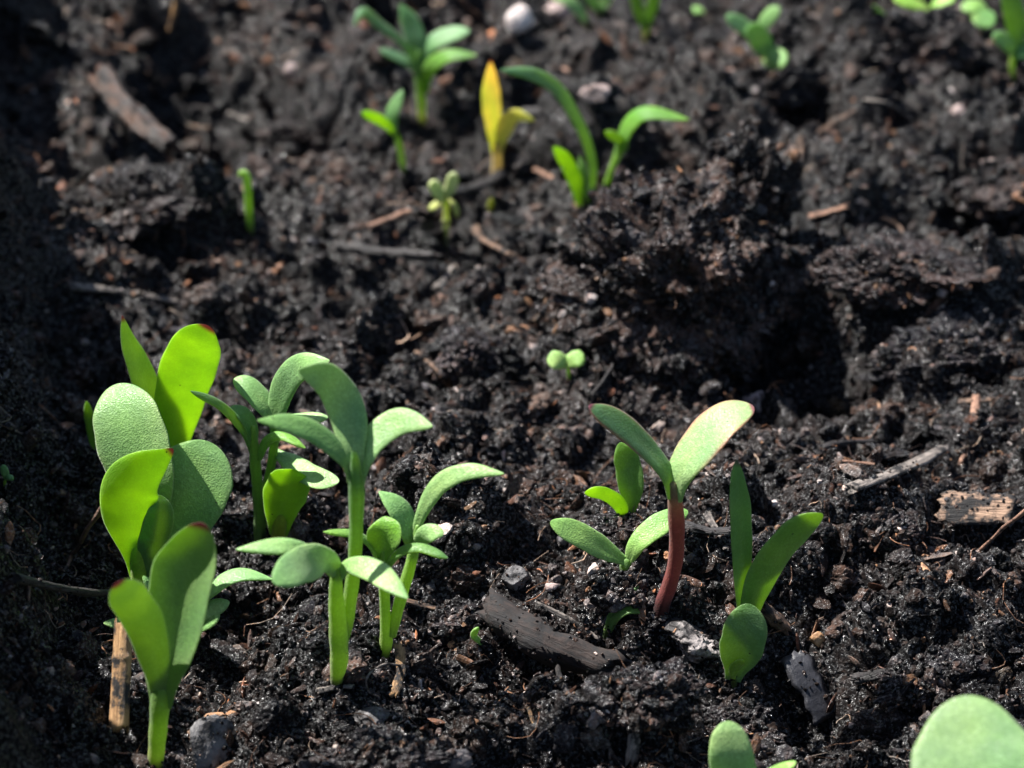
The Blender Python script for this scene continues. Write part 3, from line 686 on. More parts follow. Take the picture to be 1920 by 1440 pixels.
    q1 = np.sin(V@r.normal(size=3)*3+r.uniform(0, 6))*np.sin(V@r.normal(size=3)*5+r.uniform(0, 6))
    C = C*(1+.14*q1[:, None]*np.array([1.6, .7, 1]))
    base_ = np.clip(1-A[:, 0:1]/.35, 0, 1); C = C*(1-.4*base_)+np.array([.26, .38, .08])*.4*base_ if tip is not None or shape in ('round', 'arch') else C
    Tn = trans_of(C)*min(tr, 1.15)
    if tip is not None:
        m_ = np.clip((A[:, 0]-.955)/.03, 0, 1)[:, None]*.92; C = C*(1-m_)+np.array(tip)*m_; Tn = Tn*(1-m_)+np.array([.35, .06, .12])*m_
    F4 = np.array(F); Tn = np.hstack([np.clip(Tn, 0, .95), np.full((len(V), 1), .60 if tr > 1.05 else (.30 if col[0] >= .14 else .42))])
    o = raw_mesh(name, V-org, F4, C, M_LEAF, True, parent, trans=Tn)
    if label: o['label'] = label
    return o
def stem(parent, org, y0, pts, wpx, cols, name='stem', flat=1.0, bury=True, label=None, k=14, gl=0.0):
    """pts top to bottom (px, py, dy); wpx list or number; cols top to bottom"""
    P = [at_y(a, b, y0+c) for a, b, c in pts]
    wl = list(wpx) if hasattr(wpx, '__len__') else [wpx]*len(pts)
    if bury:
        q = P[-1].copy(); q[2] -= .35; P.append(q); wl.append(wl[-1])
    P = np.array(P); n = 44; Q = smooth_path(P, n)
    d = np.concatenate([[0], np.cumsum(np.linalg.norm(np.diff(P, axis=0), axis=1))]); d /= d[-1]
    u = np.linspace(0, 1, n); rad = np.interp(u, d, wl)*cmpx(P[0])/2*.86*np.interp(u, [0, .14], [.5, 1])
    V, F = tube_arrays(Q, rad*(1+.03*np.sin(u*31)), k)
    cl = np.array(cols, float); C = np.stack([np.interp(u, np.linspace(0, 1, len(cl)), cl[:, i]) for i in range(3)], 1); C = np.repeat(C, k, 0)
    if bury:                                                        # soil-stained foot
        C = C*np.clip((V[:, 2:3]-(P[-1][2]+.36))/.16, .22, 1)
        for i_ in rng.integers(0, n*k, 60):
            if abs(V[i_][2]-(P[-1][2]+.38)) < .12: DIRT.append(V[i_].copy())
    # closed top
    V = np.vstack([V, Q[0]+(Q[0]-Q[1])*.3]); C = np.vstack([C, C[:1]])
    F = np.vstack([F, [(len(V)-1, (j+1) % k, j) for j in range(k)]])
    r = np.random.default_rng(int(pts[0][0])); st = 1+.10*r.normal(size=k); C[:-1] *= np.tile(st, n)[:, None].clip(.8, 1.2)
    o = raw_mesh(name, V-org, F, np.clip(C*1.15, 0, 1), M_LEAF, True, parent, trans=np.hstack([trans_of(C)*np.clip(C[:, 1:2]*3.4, .08, .95), np.full((len(V), 1), .5)]))
    if label: o['label'] = label
    return o
def seedling(bx, by, label, group='seedlings coming up in the soil', name='seedling', cat='seedling'):
    p = on_ground(bx, by); BASES.append((p[0], p[1], .06 if cat == 'seedling' else .02)); e = empty(name, p); tag(e, label, cat, group)
    return e, p, p[1]
PUR = (.12, .015, .035)
SY = (.17, .30, .05); SYY = (.33, .34, .05)
UPL, UPR, UPC, UPB = (-.6, -.3, .8), (.6, -.3, .8), (0, -.75, .65), (0, .5, .85)

# A: tall pair at the far left back
e, o_, y = seedling(318, 960, 'tall seedling with a narrow leaf and a broad glowing yellow green leaf, at the left')
leaf(e, o_, y, [(312, 900, 0), (292, 800, 0), (262, 700, -.05), (240, 640, -.1), (229, 591, -.12)], 56, 'lance', (.75, -.1, .45), (.07, .20, .05), PUR, .10, .06, label='narrow upright green leaf')
leaf(e, o_, y, [(314, 900, 0), (326, 810, -.05), (345, 720, -.25), (370, 650, -.5), (391, 611, -.75)], 112, 'oval', (-.35, .85, .5), (.17, .33, .045), PUR, .06, .045, label='broad backlit yellow green leaf', tr=1.35)
stem(e, o_, y, [(313, 880, 0), (318, 960, 0)], 26, [SY, SYY])
# B1/B3 round pair
e, o_, y = seedling(292, 1120, 'seedling with two large round sparkling green leaves at the left')
leaf(e, o_, y, [(285, 1000, .1), (270, 900, .15), (248, 820, .35), (232, 765, .55), (218, 720, .8)], 140, 'round', (-.28, -.5, .75), (.22, .35, .18), None, .05, .06, label='large round leaf at the back')
leaf(e, o_, y, [(288, 1060, .1), (310, 1000, .12), (345, 930, .2), (375, 870, .35), (392, 828, .5)], 168, 'round', (.15, -.66, .75), (.20, .34, .16), None, .05, .06, label='large round leaf half in shadow')
stem(e, o_, y, [(286, 1000, .1), (288, 1060, .08), (292, 1120, 0)], 24, [SY, SY])
# B2 yellow one
e, o_, y = seedling(268, 1150, 'seedling with a curled bright yellow green leaf and red tip before the round leaves')
leaf(e, o_, y, [(262, 1080, 0), (252, 1020, -.05), (240, 960, -.08), (252, 905, -.1), (325, 842, -.1)], 112, 'arch', [(.2, .85, .35), (.2, .85, .4), (.25, .8, .5), (.4, .6, .7)], (.20, .36, .035), PUR, .12, .05, label='curled yellow green leaf with a red tip', tr=1.35)
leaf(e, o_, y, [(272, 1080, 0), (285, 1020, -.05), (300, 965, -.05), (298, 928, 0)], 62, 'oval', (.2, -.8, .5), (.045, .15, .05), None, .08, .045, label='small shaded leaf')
stem(e, o_, y, [(256, 1000, 0), (260, 1080, 0), (268, 1150, 0)], [34, 36, 30], [(.2, .36, .04), (.24, .37, .04), (.30, .36, .06)])
# G small lobed plant behind F
e, o_, y = seedling(322, 1200, 'small lobed seedling mostly hidden behind the front left seedling')
leaf(e, o_, y, [(325, 1185, 0), (270, 1172, -.1), (194, 1168, -.3)], 24, 'strap', (-.1, -.2, .95), G_PALE, None, .02, .05)
leaf(e, o_, y, [(322, 1175, 0), (295, 1115, .1), (268, 1080, .15)], 24, 'oval', (.1, -.5, .8), G_PALE, None, .02, .05)
leaf(e, o_, y, [(335, 1175, 0), (380, 1150, -.05), (430, 1128, -.05)], 36, 'oval', (.1, -.3, .9), G_PALE, None, .03, .06)
leaf(e, o_, y, [(335, 1185, 0), (375, 1172, -.1), (412, 1152, -.15)], 32, 'oval', (.2, -.2, .9), G_MID, None, .03, .06)
leaf(e, o_, y, [(335, 1165, 0), (405, 1100, .05), (450, 1078, .1), (512, 1086, .05)], 30, 'arch', (0, -.1, 1), G_PALE, None, .02, .06)
stem(e, o_, y, [(330, 1165, 0), (322, 1200, 0)], 20, [SY, SY])
# F front seedling
e, o_, y = seedling(292, 1438, 'nearest left seedling with one tall cupped leaf and one short leaf, both red tipped')
leaf(e, o_, y, [(303, 1325, 0), (312, 1255, 0), (334, 1180, .05), (352, 1090, .15), (365, 1030, .2), (378, 980, .1)], 128, 'oval', (-.35, -.55, .55), (.135, .27, .07), PUR, .20, .06, tr=.95, label='tall cupped leaf with a red tip')
leaf(e, o_, y, [(300, 1325, 0), (293, 1260, -.05), (272, 1180, -.15), (245, 1130, -.35), (219, 1092, -.65)], 84, 'oval', [(.2, .8, .3), (.2, .75, .5), (.1, .6, .8), (0, .2, 1)], (.125, .25, .07), PUR, .16, .055, tr=.9, label='short leaf with a curled red tip')
stem(e, o_, y, [(302, 1262, .06), (300, 1320, 0), (294, 1400, 0), (292, 1438, 0)], [40, 44, 38, 34], [(.10, .24, .05), (.17, .30, .05), (.30, .34, .07), (.20, .22, .06)])
# I left back lobed seedling
e, o_, y = seedling(486, 1030, 'lobed seedling with feathery leaves on two stalks, second from the left group')
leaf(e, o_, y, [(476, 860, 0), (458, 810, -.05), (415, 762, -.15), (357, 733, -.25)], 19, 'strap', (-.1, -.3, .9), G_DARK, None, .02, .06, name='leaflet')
leaf(e, o_, y, [(478, 835, 0), (470, 800, 0), (455, 776, 0), (430, 764, 0)], 30, 'oval', (.2, -.1, .9), (.08, .21, .06), None, .02, .06, name='leaflet')
leaf(e, o_, y, [(486, 862, -.02), (500, 828, -.1), (530, 818, -.2), (573, 840, -.35)], 20, 'strap', (.1, .4, .9), (.14, .30, .05), None, .02, .06, name='leaflet')
leaf(e, o_, y, [(514, 800, .1), (500, 765, .15), (470, 730, .25), (438, 711, .35)], 46, 'oval', (.25, -.55, .8), G_MID, None, .03, .06, name='leaflet')
leaf(e, o_, y, [(516, 830, .1), (520, 770, .12), (538, 715, .1), (570, 684, 0), (618, 676, -.15)], 58, 'arch', (-.35, -.5, .8), G_PALE, None, .04, .06, name='leaflet')
leaf(e, o_, y, [(520, 800, .1), (545, 788, .05), (615, 782, -.05)], 24, 'oval', (0, -.15, 1), G_PALE, None, .02, .06, name='leaflet')
stem(e, o_, y, [(474, 800, -.02), (478, 860, 0), (484, 930, 0), (486, 1030, 0)], [22, 24, 25, 24], [(.19, .34, .05), (.12, .26, .05), (.10, .20, .05), (.10, .12, .05)], name='stalk')
stem(e, o_, y, [(517, 780, .1), (512, 850, .1), (500, 920, .05), (490, 1010, 0)], [18, 20, 21, 22], [(.15, .30, .06), (.13, .28, .05), (.10, .22, .05), (.10, .14, .05)], name='stalk')
# J folded
e, o_, y = seedling(520, 1030, 'seedling with one broad folded leaf showing its glowing yellow green underside')
leaf(e, o_, y, [(522, 1005, 0), (530, 950, -.1), (545, 905, -.25), (552, 880, -.3)], 88, 'strap', (-.35, .8, .5), (.19, .34, .03), None, .14, .05, label='glowing underside of the fold', name='leaf_underside', tr=1.3)
leaf(e, o_, y, [(512, 845, .3), (545, 868, .05), (590, 895, -.25), (636, 902, -.45)], 46, 'oval', (.2, -.3, .9), G_PALE, None, .04, .05, label='pale upper face', name='leaf')
stem(e, o_, y, [(526, 960, -.05), (522, 1000, 0), (520, 1030, 0)], [34, 32, 26], [(.26, .36, .03), (.36, .34, .03), (.34, .28, .04)])
# H tall fork
e, o_, y = seedling(630, 1286, 'tallest forked seedling with three arching lobes on a long stalk')
leaf(e, o_, y, [(664, 905, 0), (662, 850, .08), (650, 775, .35), (615, 715, .40), (560, 694, .15)], 80, 'arch', (.30, -.42, .85), (.25, .38, .2), None, .06, .065, label='largest arching lobe', name='leaflet')
leaf(e, o_, y, [(660, 905, 0), (648, 865, .02), (600, 818, .05), (545, 795, 0), (482, 788, -.1)], 46, 'arch', (.2, -.4, .9), (.19, .33, .14), None, .03, .065, name='leaflet')
leaf(e, o_, y, [(672, 920, 0), (680, 868, .08), (706, 820, .25), (752, 790, .3), (811, 799, .1)], 60, 'arch', (-.25, -.5, .85), (.27, .40, .21), None, .04, .065, name='leaflet')
stem(e, o_, y, [(664, 850, -.01), (668, 900, 0), (668, 980, 0), (664, 1060, 0), (652, 1150, 0), (640, 1210, 0)], [26, 38, 32, 31, 34, 30], [(.10, .24, .07), (.10, .25, .06), (.13, .29, .05), (.16, .31, .05), (.20, .32, .06), (.2, .3, .05)], name='stalk', bury=False)
leaf(e, o_, y, [(632, 1085, -.1), (600, 1055, -.25), (540, 1026, -.4), (442, 1030, -.5)], 38, 'arch', (-.1, -.3, .95), (.27, .42, .22), None, .02, .065, name='leaflet')
leaf(e, o_, y, [(636, 1075, -.1), (610, 1052, -.3), (565, 1060, -.7), (512, 1092, -1.1)], 76, 'oval', (0, -.55, .85), (.24, .38, .20), None, .03, .065, label='broad lower lobe nearest the camera', name='leaflet')
leaf(e, o_, y, [(636, 1085, -.1), (655, 1062, -.2), (705, 1073, -.45), (765, 1122, -.8)], 50, 'arch', (.25, -.3, .9), (.28, .43, .22), None, .03, .065, name='leaflet')
stem(e, o_, y, [(630, 1062, -.12), (630, 1110, -.12), (634, 1180, -.08), (636, 1235, -.02), (630, 1286, 0)], [34, 32, 42, 42, 26], [(.17, .32, .05), (.19, .33, .05), (.24, .36, .06), (.26, .34, .06), (.27, .26, .09)], name='stalk')
# K
e, o_, y = seedling(722, 1236, 'forked seedling right of the tallest one, its long lobe reaching right')
leaf(e, o_, y, [(716, 1060, 0), (722, 1020, -.02), (724, 992, 0), (722, 968, .08)], 70, 'spat', (-.1, -.3, .6), (.16, .32, .04), None, .22, .05, name='leaflet', label='funnel shaped lobe')
leaf(e, o_, y, [(712, 1075, 0), (700, 1030, 0), (668, 1003, -.05), (606, 997, -.15)], 15, 'strap', (0, 0, 1), (.17, .32, .08), None, .01, .05, name='leaflet')
leaf(e, o_, y, [(774, 1045, .05), (768, 1000, .08), (748, 955, .15), (710, 921, .25)], 48, 'arch', (.35, -.6, .75), G_PALE, None, .03, .06, name='leaflet')
leaf(e, o_, y, [(776, 1020, .05), (790, 965, .08), (825, 908, .08), (878, 884, 0), (945, 888, -.12)], 40, 'arch', (-.25, -.5, .85), G_PALE, None, .02, .06, name='leaflet', label='long lobe reaching right')
leaf(e, o_, y, [(778, 1030, .03), (795, 1005, -.02), (812, 998, -.05), (832, 1000, -.1)], 38, 'oval', (.2, -.6, .8), G_PALE, None, .03, .05, name='leaflet')
leaf(e, o_, y, [(722, 1075, -.02), (745, 1040, -.08), (785, 1027, -.15), (840, 1046, -.3)], 19, 'strap', (0, .1, 1), (.10, .24, .06), None, .01, .06, name='leaflet')
stem(e, o_, y, [(718, 1030, 0), (720, 1080, 0), (722, 1150, 0), (724, 1200, 0), (722, 1236, 0)], [22, 26, 23, 30, 22], [(.19, .33, .05), (.20, .34, .05), (.2, .33, .06), (.23, .30, .06), (.12, .12, .05)], name='stalk')
stem(e, o_, y, [(784, 985, .06), (772, 1050, .04), (752, 1120, .02), (734, 1190, 0)], [20, 25, 27, 24], [(.18, .34, .08), (.17, .32, .06), (.19, .33, .06), (.2, .3, .05)], name='stalk', bury=False)
# L red stem
e, o_, y = seedling(1240, 1140, 'red stemmed seedling with two long cotyledons spread in a V')
leaf(e, o_, y, [(1260, 935, -.02), (1250, 890, 0), (1215, 845, .05), (1160, 795, .05), (1104, 760, 0)], 48, 'strap', (.55, -.25, .75), (.075, .20, .085), (.16, .03, .06), .05, .07, label='green left cotyledon with purple edge', edge=(.16, .06, .08))  # less lit cotyledon, its dimness painted in as a darker green
leaf(e, o_, y, [(1266, 940, -.02), (1275, 890, -.03), (1305, 845, 0), (1355, 790, .1), (1414, 764, .2)], 78, 'oval', (-.68, -.22, .70), (.30, .42, .25), (.16, .03, .06), .02, .065, label='right cotyledon, sunlight painted in as pale green', edge=(.30, .12, .10))  # sunlit cotyledon, its brightness painted in as a paler green
stem(e, o_, y, [(1262, 905, -.02), (1268, 970, 0), (1268, 1040, 0), (1256, 1095, 0), (1240, 1140, 0)], [34, 37, 34, 34, 38], [(.20, .17, .09), (.25, .08, .055), (.28, .075, .055), (.20, .05, .045), (.10, .025, .035)], label='smooth reddish stem')
# M low pair
e, o_, y = seedling(1172, 1078, 'low seedling with two speckled cotyledons spread flat left of the red stem')
leaf(e, o_, y, [(1180, 1056, 0), (1140, 1035, -.03), (1090, 1005, -.05), (1032, 978, -.05)], 50, 'oval', (.25, -.55, .8), (.27, .42, .17), None, .05, .055)
leaf(e, o_, y, [(1176, 1062, 0), (1195, 1020, 0), (1235, 985, .12), (1290, 958, .25)], 46, 'oval', (-.3, -.5, .8), (.28, .43, .16), None, .05, .055)
stem(e, o_, y, [(1176, 1048, 0), (1172, 1078, 0)], 30, [(.15, .28, .08), (.10, .2, .06)])
# N
e, o_, y = seedling(1172, 978, 'small seedling with one upright and one yellow curled leaf behind the red stem')
leaf(e, o_, y, [(1178, 968, 0), (1184, 920, .02), (1178, 870, .1), (1162, 830, .15)], 54, 'strap', (-.2, -.8, .4), (.12, .27, .06), None, .12, .05)
leaf(e, o_, y, [(1172, 975, 0), (1160, 945, -.08), (1130, 926, -.12), (1096, 924, -.15)], 30, 'strap', (.1, .55, .75), (.20, .36, .03), None, .05, .05, tr=1.2)
stem(e, o_, y, [(1174, 955, 0), (1172, 978, 0)], 26, [(.2, .35, .04), (.2, .33, .05)])
# O
e, o_, y = seedling(1136, 1190, 'small shaded seedling beside the charred log')
leaf(e, o_, y, [(1138, 1188, 0), (1150, 1155, 0), (1198, 1098, .1)], 26, 'lance', (.3, -.6, .6), (.07, .18, .04), None, .05, .045)
leaf(e, o_, y, [(1140, 1190, 0), (1155, 1158, -.05), (1178, 1144, -.05), (1205, 1148, -.05)], 18, 'strap', (0, .1, 1), (.10, .22, .05), None, .03, .05)
stem(e, o_, y, [(1140, 1172, 0), (1136, 1190, 0)], 16, [(.16, .3, .05), (.2, .32, .05)])
# P
e, o_, y = seedling(1392, 1215, 'shade tinted seedling with a narrow upright leaf and a leaning leaf, only its tip lit')  # shade is painted into both leaf greens
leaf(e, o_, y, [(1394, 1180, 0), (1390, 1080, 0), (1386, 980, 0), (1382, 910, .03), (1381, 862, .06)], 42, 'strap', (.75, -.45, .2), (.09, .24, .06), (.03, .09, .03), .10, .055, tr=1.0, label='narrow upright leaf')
leaf(e, o_, y, [(1398, 1180, 0), (1418, 1110, -.03), (1455, 1045, -.05), (1500, 995, -.05), (1543, 964, -.05)], 62, 'strap', (-.3, .65, .6), (.12, .26, .05), None, .08, .05, label='leaning leaf with a sunlit tip', tr=1.0)
stem(e, o_, y, [(1395, 1140, 0), (1392, 1215, 0)], 24, [(.08, .2, .04), (.12, .24, .05)])
# Q
e, o_, y = seedling(1376, 1285, 'seedling with a single round shade tinted leaf in front of the upright one')  # leaf green darkened to paint in its shade
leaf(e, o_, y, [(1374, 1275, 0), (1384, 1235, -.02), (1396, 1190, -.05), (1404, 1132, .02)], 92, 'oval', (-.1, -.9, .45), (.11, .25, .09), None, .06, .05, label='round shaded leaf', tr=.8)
leaf(e, o_, y, [(1374, 1272, -.03), (1378, 1252, -.06), (1396, 1238, -.1)], 20, 'strap', (0, .3, .9), (.24, .40, .03), None, .03, .04, label='small lit fold')
stem(e, o_, y, [(1376, 1262, 0), (1376, 1285, 0)], 14, [(.2, .34, .05), (.2, .34, .05)])
# R tiny
e, o_, y = seedling(908, 1220, 'tiny curled sprout left of the charred log', name='sprout', cat='sprout')
leaf(e, o_, y, [(908, 1215, 0), (898, 1202, 0), (888, 1190, 0), (898, 1176, -.02)], 13, 'strap', (.6, -.5, .6), (.2, .36, .12), None, .02, .05)
stem(e, o_, y, [(905, 1210, 0), (908, 1220, 0)], 10, [SY, SY])
# S
e, o_, y = seedling(1067, 722, 'tiny sprout with two round pale green leaves in the shade of the largest clod', name='sprout', cat='sprout')
leaf(e, o_, y, [(1063, 686, 0), (1045, 676, -.02), (1026, 674, -.02)], 37, 'round', (0, -.6, .85), (.33, .46, .22), None, .03, .07)
leaf(e, o_, y, [(1063, 686, 0), (1078, 674, 0), (1097, 672, 0)], 35, 'round', (0, -.6, .85), (.30, .45, .18), None, .03, .07)
stem(e, o_, y, [(1064, 684, 0), (1067, 722, 0)], 9, [(.2, .32, .1), (.16, .25, .08)])
# T bottom edge
e, o_, y = seedling(1385, 1560, 'pale oval leaf of a seedling rising from the bottom edge, right of centre')
leaf(e, o_, y, [(1385, 1530, 0), (1378, 1470, .02), (1370, 1410, .08), (1362, 1352, .2)], 92, 'round', (-.15, -.6, .8), (.34, .47, .27), None, .04, .07)
leaf(e, o_, y, [(1388, 1530, 0), (1430, 1470, -.1), (1492, 1428, -.15)], 32, 'oval', (0, -.2, 1), (.24, .40, .12), None, .04, .06)
stem(e, o_, y, [(1386, 1515, 0), (1385, 1560, 0)], 30, [SY, SY])
e, o_, y = seedling(1830, 1690, 'largest pale green blurred leaf at the bottom right corner')
leaf(e, o_, y, [(1850, 1700, -1.4), (1845, 1600, -1.2), (1832, 1480, -.9), (1818, 1380, -.5), (1808, 1304, -.2)], 262, 'peak', (-.1, -.55, .85), (.18, .28, .165), None, .03, .07, wave=.03)
stem(e, o_, y, [(1848, 1640, -1.3), (1830, 1690, 0)], 36, [SY, SY])
# U back bushy
GB = (.10, .23, .13)
e, o_, y = seedling(790, 240, 'bushy blurred seedling with five lobes at the back left of the white pebble')
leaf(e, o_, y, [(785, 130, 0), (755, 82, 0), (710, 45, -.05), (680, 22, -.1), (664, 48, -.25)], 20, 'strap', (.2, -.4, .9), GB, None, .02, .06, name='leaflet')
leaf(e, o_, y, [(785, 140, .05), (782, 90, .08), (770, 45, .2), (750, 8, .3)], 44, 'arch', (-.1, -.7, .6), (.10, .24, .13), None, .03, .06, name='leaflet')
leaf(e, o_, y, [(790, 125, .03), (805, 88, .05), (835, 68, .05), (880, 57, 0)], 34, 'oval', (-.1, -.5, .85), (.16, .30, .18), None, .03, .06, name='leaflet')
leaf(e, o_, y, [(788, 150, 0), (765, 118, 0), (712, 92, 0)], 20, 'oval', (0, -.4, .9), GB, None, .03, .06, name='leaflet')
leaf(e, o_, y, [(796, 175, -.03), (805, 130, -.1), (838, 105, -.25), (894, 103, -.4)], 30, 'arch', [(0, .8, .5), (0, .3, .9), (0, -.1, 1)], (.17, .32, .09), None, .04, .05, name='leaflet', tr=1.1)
stem(e, o_, y, [(785, 95, .03), (785, 150, 0), (790, 200, 0), (791, 240, 0)], [14, 18, 20, 14], [(.1, .24, .07), (.12, .25, .06), (.33, .33, .08), (.24, .15, .05)])
# V
e, o_, y = seedling(757, 328, 'thin blurred seedling with two small leaves left of the yellow one')
leaf(e, o_, y, [(743, 255, 0), (720, 230, -.05), (678, 210, -.1)], 21, 'strap', (0, .5, .8), (.17, .34, .05), None, .03, .05, tr=1.1)
leaf(e, o_, y, [(742, 255, 0), (736, 215, .05), (755, 168, .15)], 28, 'arch', (-.3, -.6, .7), (.16, .30, .16), None, .03, .05)
stem(e, o_, y, [(740, 240, 0), (750, 280, 0), (757, 328, 0)], [13, 15, 13], [SY, SY, (.14, .26, .08)])
# W yellow
e, o_, y = seedling(930, 340, 'yellow seedling with one upright and one bent leaf at the back')
YL = (.62, .49, .15)
leaf(e, o_, y, [(930, 285, 0), (926, 230, 0), (922, 170, .03), (920, 112, .05)], 40, 'lance', (-.5, .6, .3), YL, (.55, .28, .12), .08, .05, label='upright yellow leaf', tr=1.15)
leaf(e, o_, y, [(934, 290, 0), (945, 245, -.05), (965, 218, -.15), (1002, 226, -.35)], 34, 'arch', [(0, .8, .5), (0, .5, .8), (0, -.1, 1)], (.66, .56, .22), None, .05, .05, tr=1.15, label='bent yellow leaf with a whitish tip')
stem(e, o_, y, [(931, 262, 0), (932, 300, 0), (929, 340, 0)], [18, 24, 22], [(.55, .46, .16), (.55, .45, .25), (.65, .62, .48)])
# X
e, o_, y = seedling(1100, 388, 'blurred seedling with a long arching wavy leaf at the back')
leaf(e, o_, y, [(1108, 370, 0), (1112, 320, 0), (1100, 265, 0), (1076, 215, -.05), (1045, 168, -.1), (1000, 140, -.2), (938, 131, -.35)], 27, 'strap', (.45, -.5, .75), GB, None, .03, .06, wave=.12, label='long arching leaf')
leaf(e, o_, y, [(1086, 385, 0), (1080, 345, -.03), (1062, 305, -.08), (1038, 275, -.12)], 30, 'strap', (.2, .6, .6), (.17, .34, .05), None, .05, .05, tr=1.1)
leaf(e, o_, y, [(1092, 380, 0), (1096, 335, -.03), (1086, 292, .03)], 22, 'lance', (-.4, -.5, .6), (.24, .38, .12), None, .04, .05)
stem(e, o_, y, [(1106, 350, 0), (1100, 388, 0)], [20, 18], [(.08, .2, .06), (.1, .16, .05)])
e, o_, y = seedling(1126, 378, 'blurred seedling with a hooked leaf pointing right behind the largest clod')
leaf(e, o_, y, [(1142, 330, 0), (1160, 285, 0), (1180, 235, -.03), (1215, 212, -.1), (1292, 224, -.3)], 30, 'arch', [(-.3, .5, .5), (-.3, .3, .7), (0, -.2, 1)], (.17, .33, .08), None, .04, .05, tr=1.1)
leaf(e, o_, y, [(1158, 300, 0), (1165, 268, -.02), (1134, 246, -.08)], 22, 'strap', (0, .2, .9), (.12, .28, .06), None, .03, .05)
leaf(e, o_, y, [(1175, 245, .03), (1195, 218, .08), (1222, 200, .12)], 18, 'oval', (0, -.5, .8), (.17, .32, .15), None, .03, .05)
stem(e, o_, y, [(1160, 285, 0), (1142, 330, 0), (1126, 378, 0)], [14, 14, 12], [(.18, .34, .04), (.17, .32, .05), (.12, .22, .05)])
# Y
e, o_, y = seedling(836, 432, 'tiny whitish sprout with a white root below the yellow seedling', name='sprout', cat='sprout'); y -= .45
for pts, w_ in (([(834, 375, 0), (822, 360, 0), (808, 338, .02)], 27), ([(836, 372, 0), (845, 350, 0), (852, 322, .03)], 26)):
    leaf(e, o_, y, pts, w_, 'round', (0, -.8, .6), (.55, .62, .32), None, .03, .07)
for pts, w_ in (([(834, 370, -.03), (820, 382, -.08), (804, 393, -.1)], 15), ([(838, 370, -.03), (852, 385, -.08), (858, 408, -.1)], 13)):
    leaf(e, o_, y, pts, w_, 'oval', (0, -.5, .8), (.56, .58, .18), None, .02, .05)
stem(e, o_, y, [(836, 362, 0), (836, 395, 0), (836, 415, 0), (836, 432, 0)], [17, 13, 17, 15], [(.45, .48, .10), (.5, .5, .2), (.65, .68, .55), (.6, .62, .5)])
# Z
e, o_, y = seedling(470, 440, 'single bright green hooked stalk standing alone at the left', name='sprout', cat='sprout')
stem(e, o_, y, [(448, 330, 0), (452, 322, 0), (461, 326, 0), (464, 350, 0), (467, 400, 0), (470, 440, 0)], [12, 15, 18, 19, 18, 17], [(.3, .42, .2), (.22, .40, .06), (.22, .42, .05), (.22, .40, .05)])
# background bits along the top
e, o_, y = seedling(1104, 52, 'slender blurred leaf bending down at the top edge right of the mauve stone')
leaf(e, o_, y, [(1102, 48, 0), (1085, 20, 0), (1062, 0, 0), (1030, -12, 0)], 24, 'strap', (0, -.4, .9), G_PALE, None, .03, .05)
stem(e, o_, y, [(1100, 40, 0), (1104, 52, 0)], 14, [SYY, SYY])
e, o_, y = seedling(1122, 34, 'small blurred pale seedling with yellow foot at the top edge')
leaf(e, o_, y, [(1122, 24, 0), (1110, 0, 0), (1095, -25, 0)], 24, 'oval', (0, -.5, .8), G_PALE, None, .03, .05)
leaf(e, o_, y, [(1122, 24, 0), (1134, 5, 0), (1142, -20, 0)], 24, 'oval', (0, -.5, .8), G_PALE, None, .03, .05)
stem(e, o_, y, [(1122, 18, 0), (1122, 34, 0)], 13, [SYY, (.4, .3, .05)])
e, o_, y = seedling(1210, 80, 'blurred seedling with two upright stalks cut by the top edge')
leaf(e, o_, y, [(1208, 55, 0), (1196, 15, 0), (1185, -35, 0)], 24, 'lance', (0, .5, .6), (.17, .32, .05), None, .03, .05)
leaf(e, o_, y, [(1212, 55, 0), (1222, 15, 0), (1235, -35, 0)], 24, 'lance', (0, .5, .6), (.14, .30, .05), None, .03, .05)
stem(e, o_, y, [(1210, 35, 0), (1211, 60, 0), (1210, 80, 0)], 14, [SY, (.42, .36, .05), (.12, .14, .04)])
e, o_, y = seedling(1318, 34, 'tiny blurred leaf lying flat near the top edge', name='sprout', cat='sprout')
leaf(e, o_, y, [(1322, 24, 0), (1308, 19, 0), (1292, 20, 0)], 15, 'oval', (0, -.3, .9), (.3, .45, .2), None, .03, .05)
stem(e, o_, y, [(1320, 24, 0), (1318, 34, 0)], 7, [SY, SY])
e, o_, y = seedling(1452, 150, 'blurred seedling with four round pale leaves near the top edge')
leaf(e, o_, y, [(1432, 75, 0), (1400, 55, 0), (1362, 28, 0)], 32, 'oval', (0, -.5, .8), (.13, .28, .14), None, .03, .06)
leaf(e, o_, y, [(1425, 65, .05), (1438, 38, .08), (1460, 12, .1)], 30, 'oval', (0, -.5, .8), (.2, .36, .17), None, .03, .06)
leaf(e, o_, y, [(1442, 110, -.05), (1425, 75, -.1), (1405, 45, -.12)], 46, 'round', (0, -.6, .8), (.17, .34, .15), None, .03, .07)
leaf(e, o_, y, [(1440, 130, -.1), (1452, 112, -.15), (1476, 102, -.15)], 46, 'round', (0, -.5, .9), (.32, .48, .22), None, .03, .08)
stem(e, o_, y, [(1434, 75, 0), (1442, 110, 0), (1452, 150, 0)], 14, [SY, SY, SY])
e, o_, y = seedling(1670, 78, 'single dark blurred leaf leaning left behind the dark lump at the top right')
leaf(e, o_, y, [(1668, 72, 0), (1655, 45, 0), (1638, 8, .03)], 28, 'lance', (0, -.6, .6), (.06, .2, .05), None, .05, .05)
stem(e, o_, y, [(1667, 68, 0), (1670, 78, 0)], 12, [SY, SY])
e, o_, y = seedling(1746, 52, 'blurred pale yellow seedling spreading in a V at the top edge')
leaf(e, o_, y, [(1744, 22, 0), (1715, 8, 0), (1675, -4, 0)], 24, 'oval', (0, -.2, .9), (.28, .44, .08), None, .03, .06)
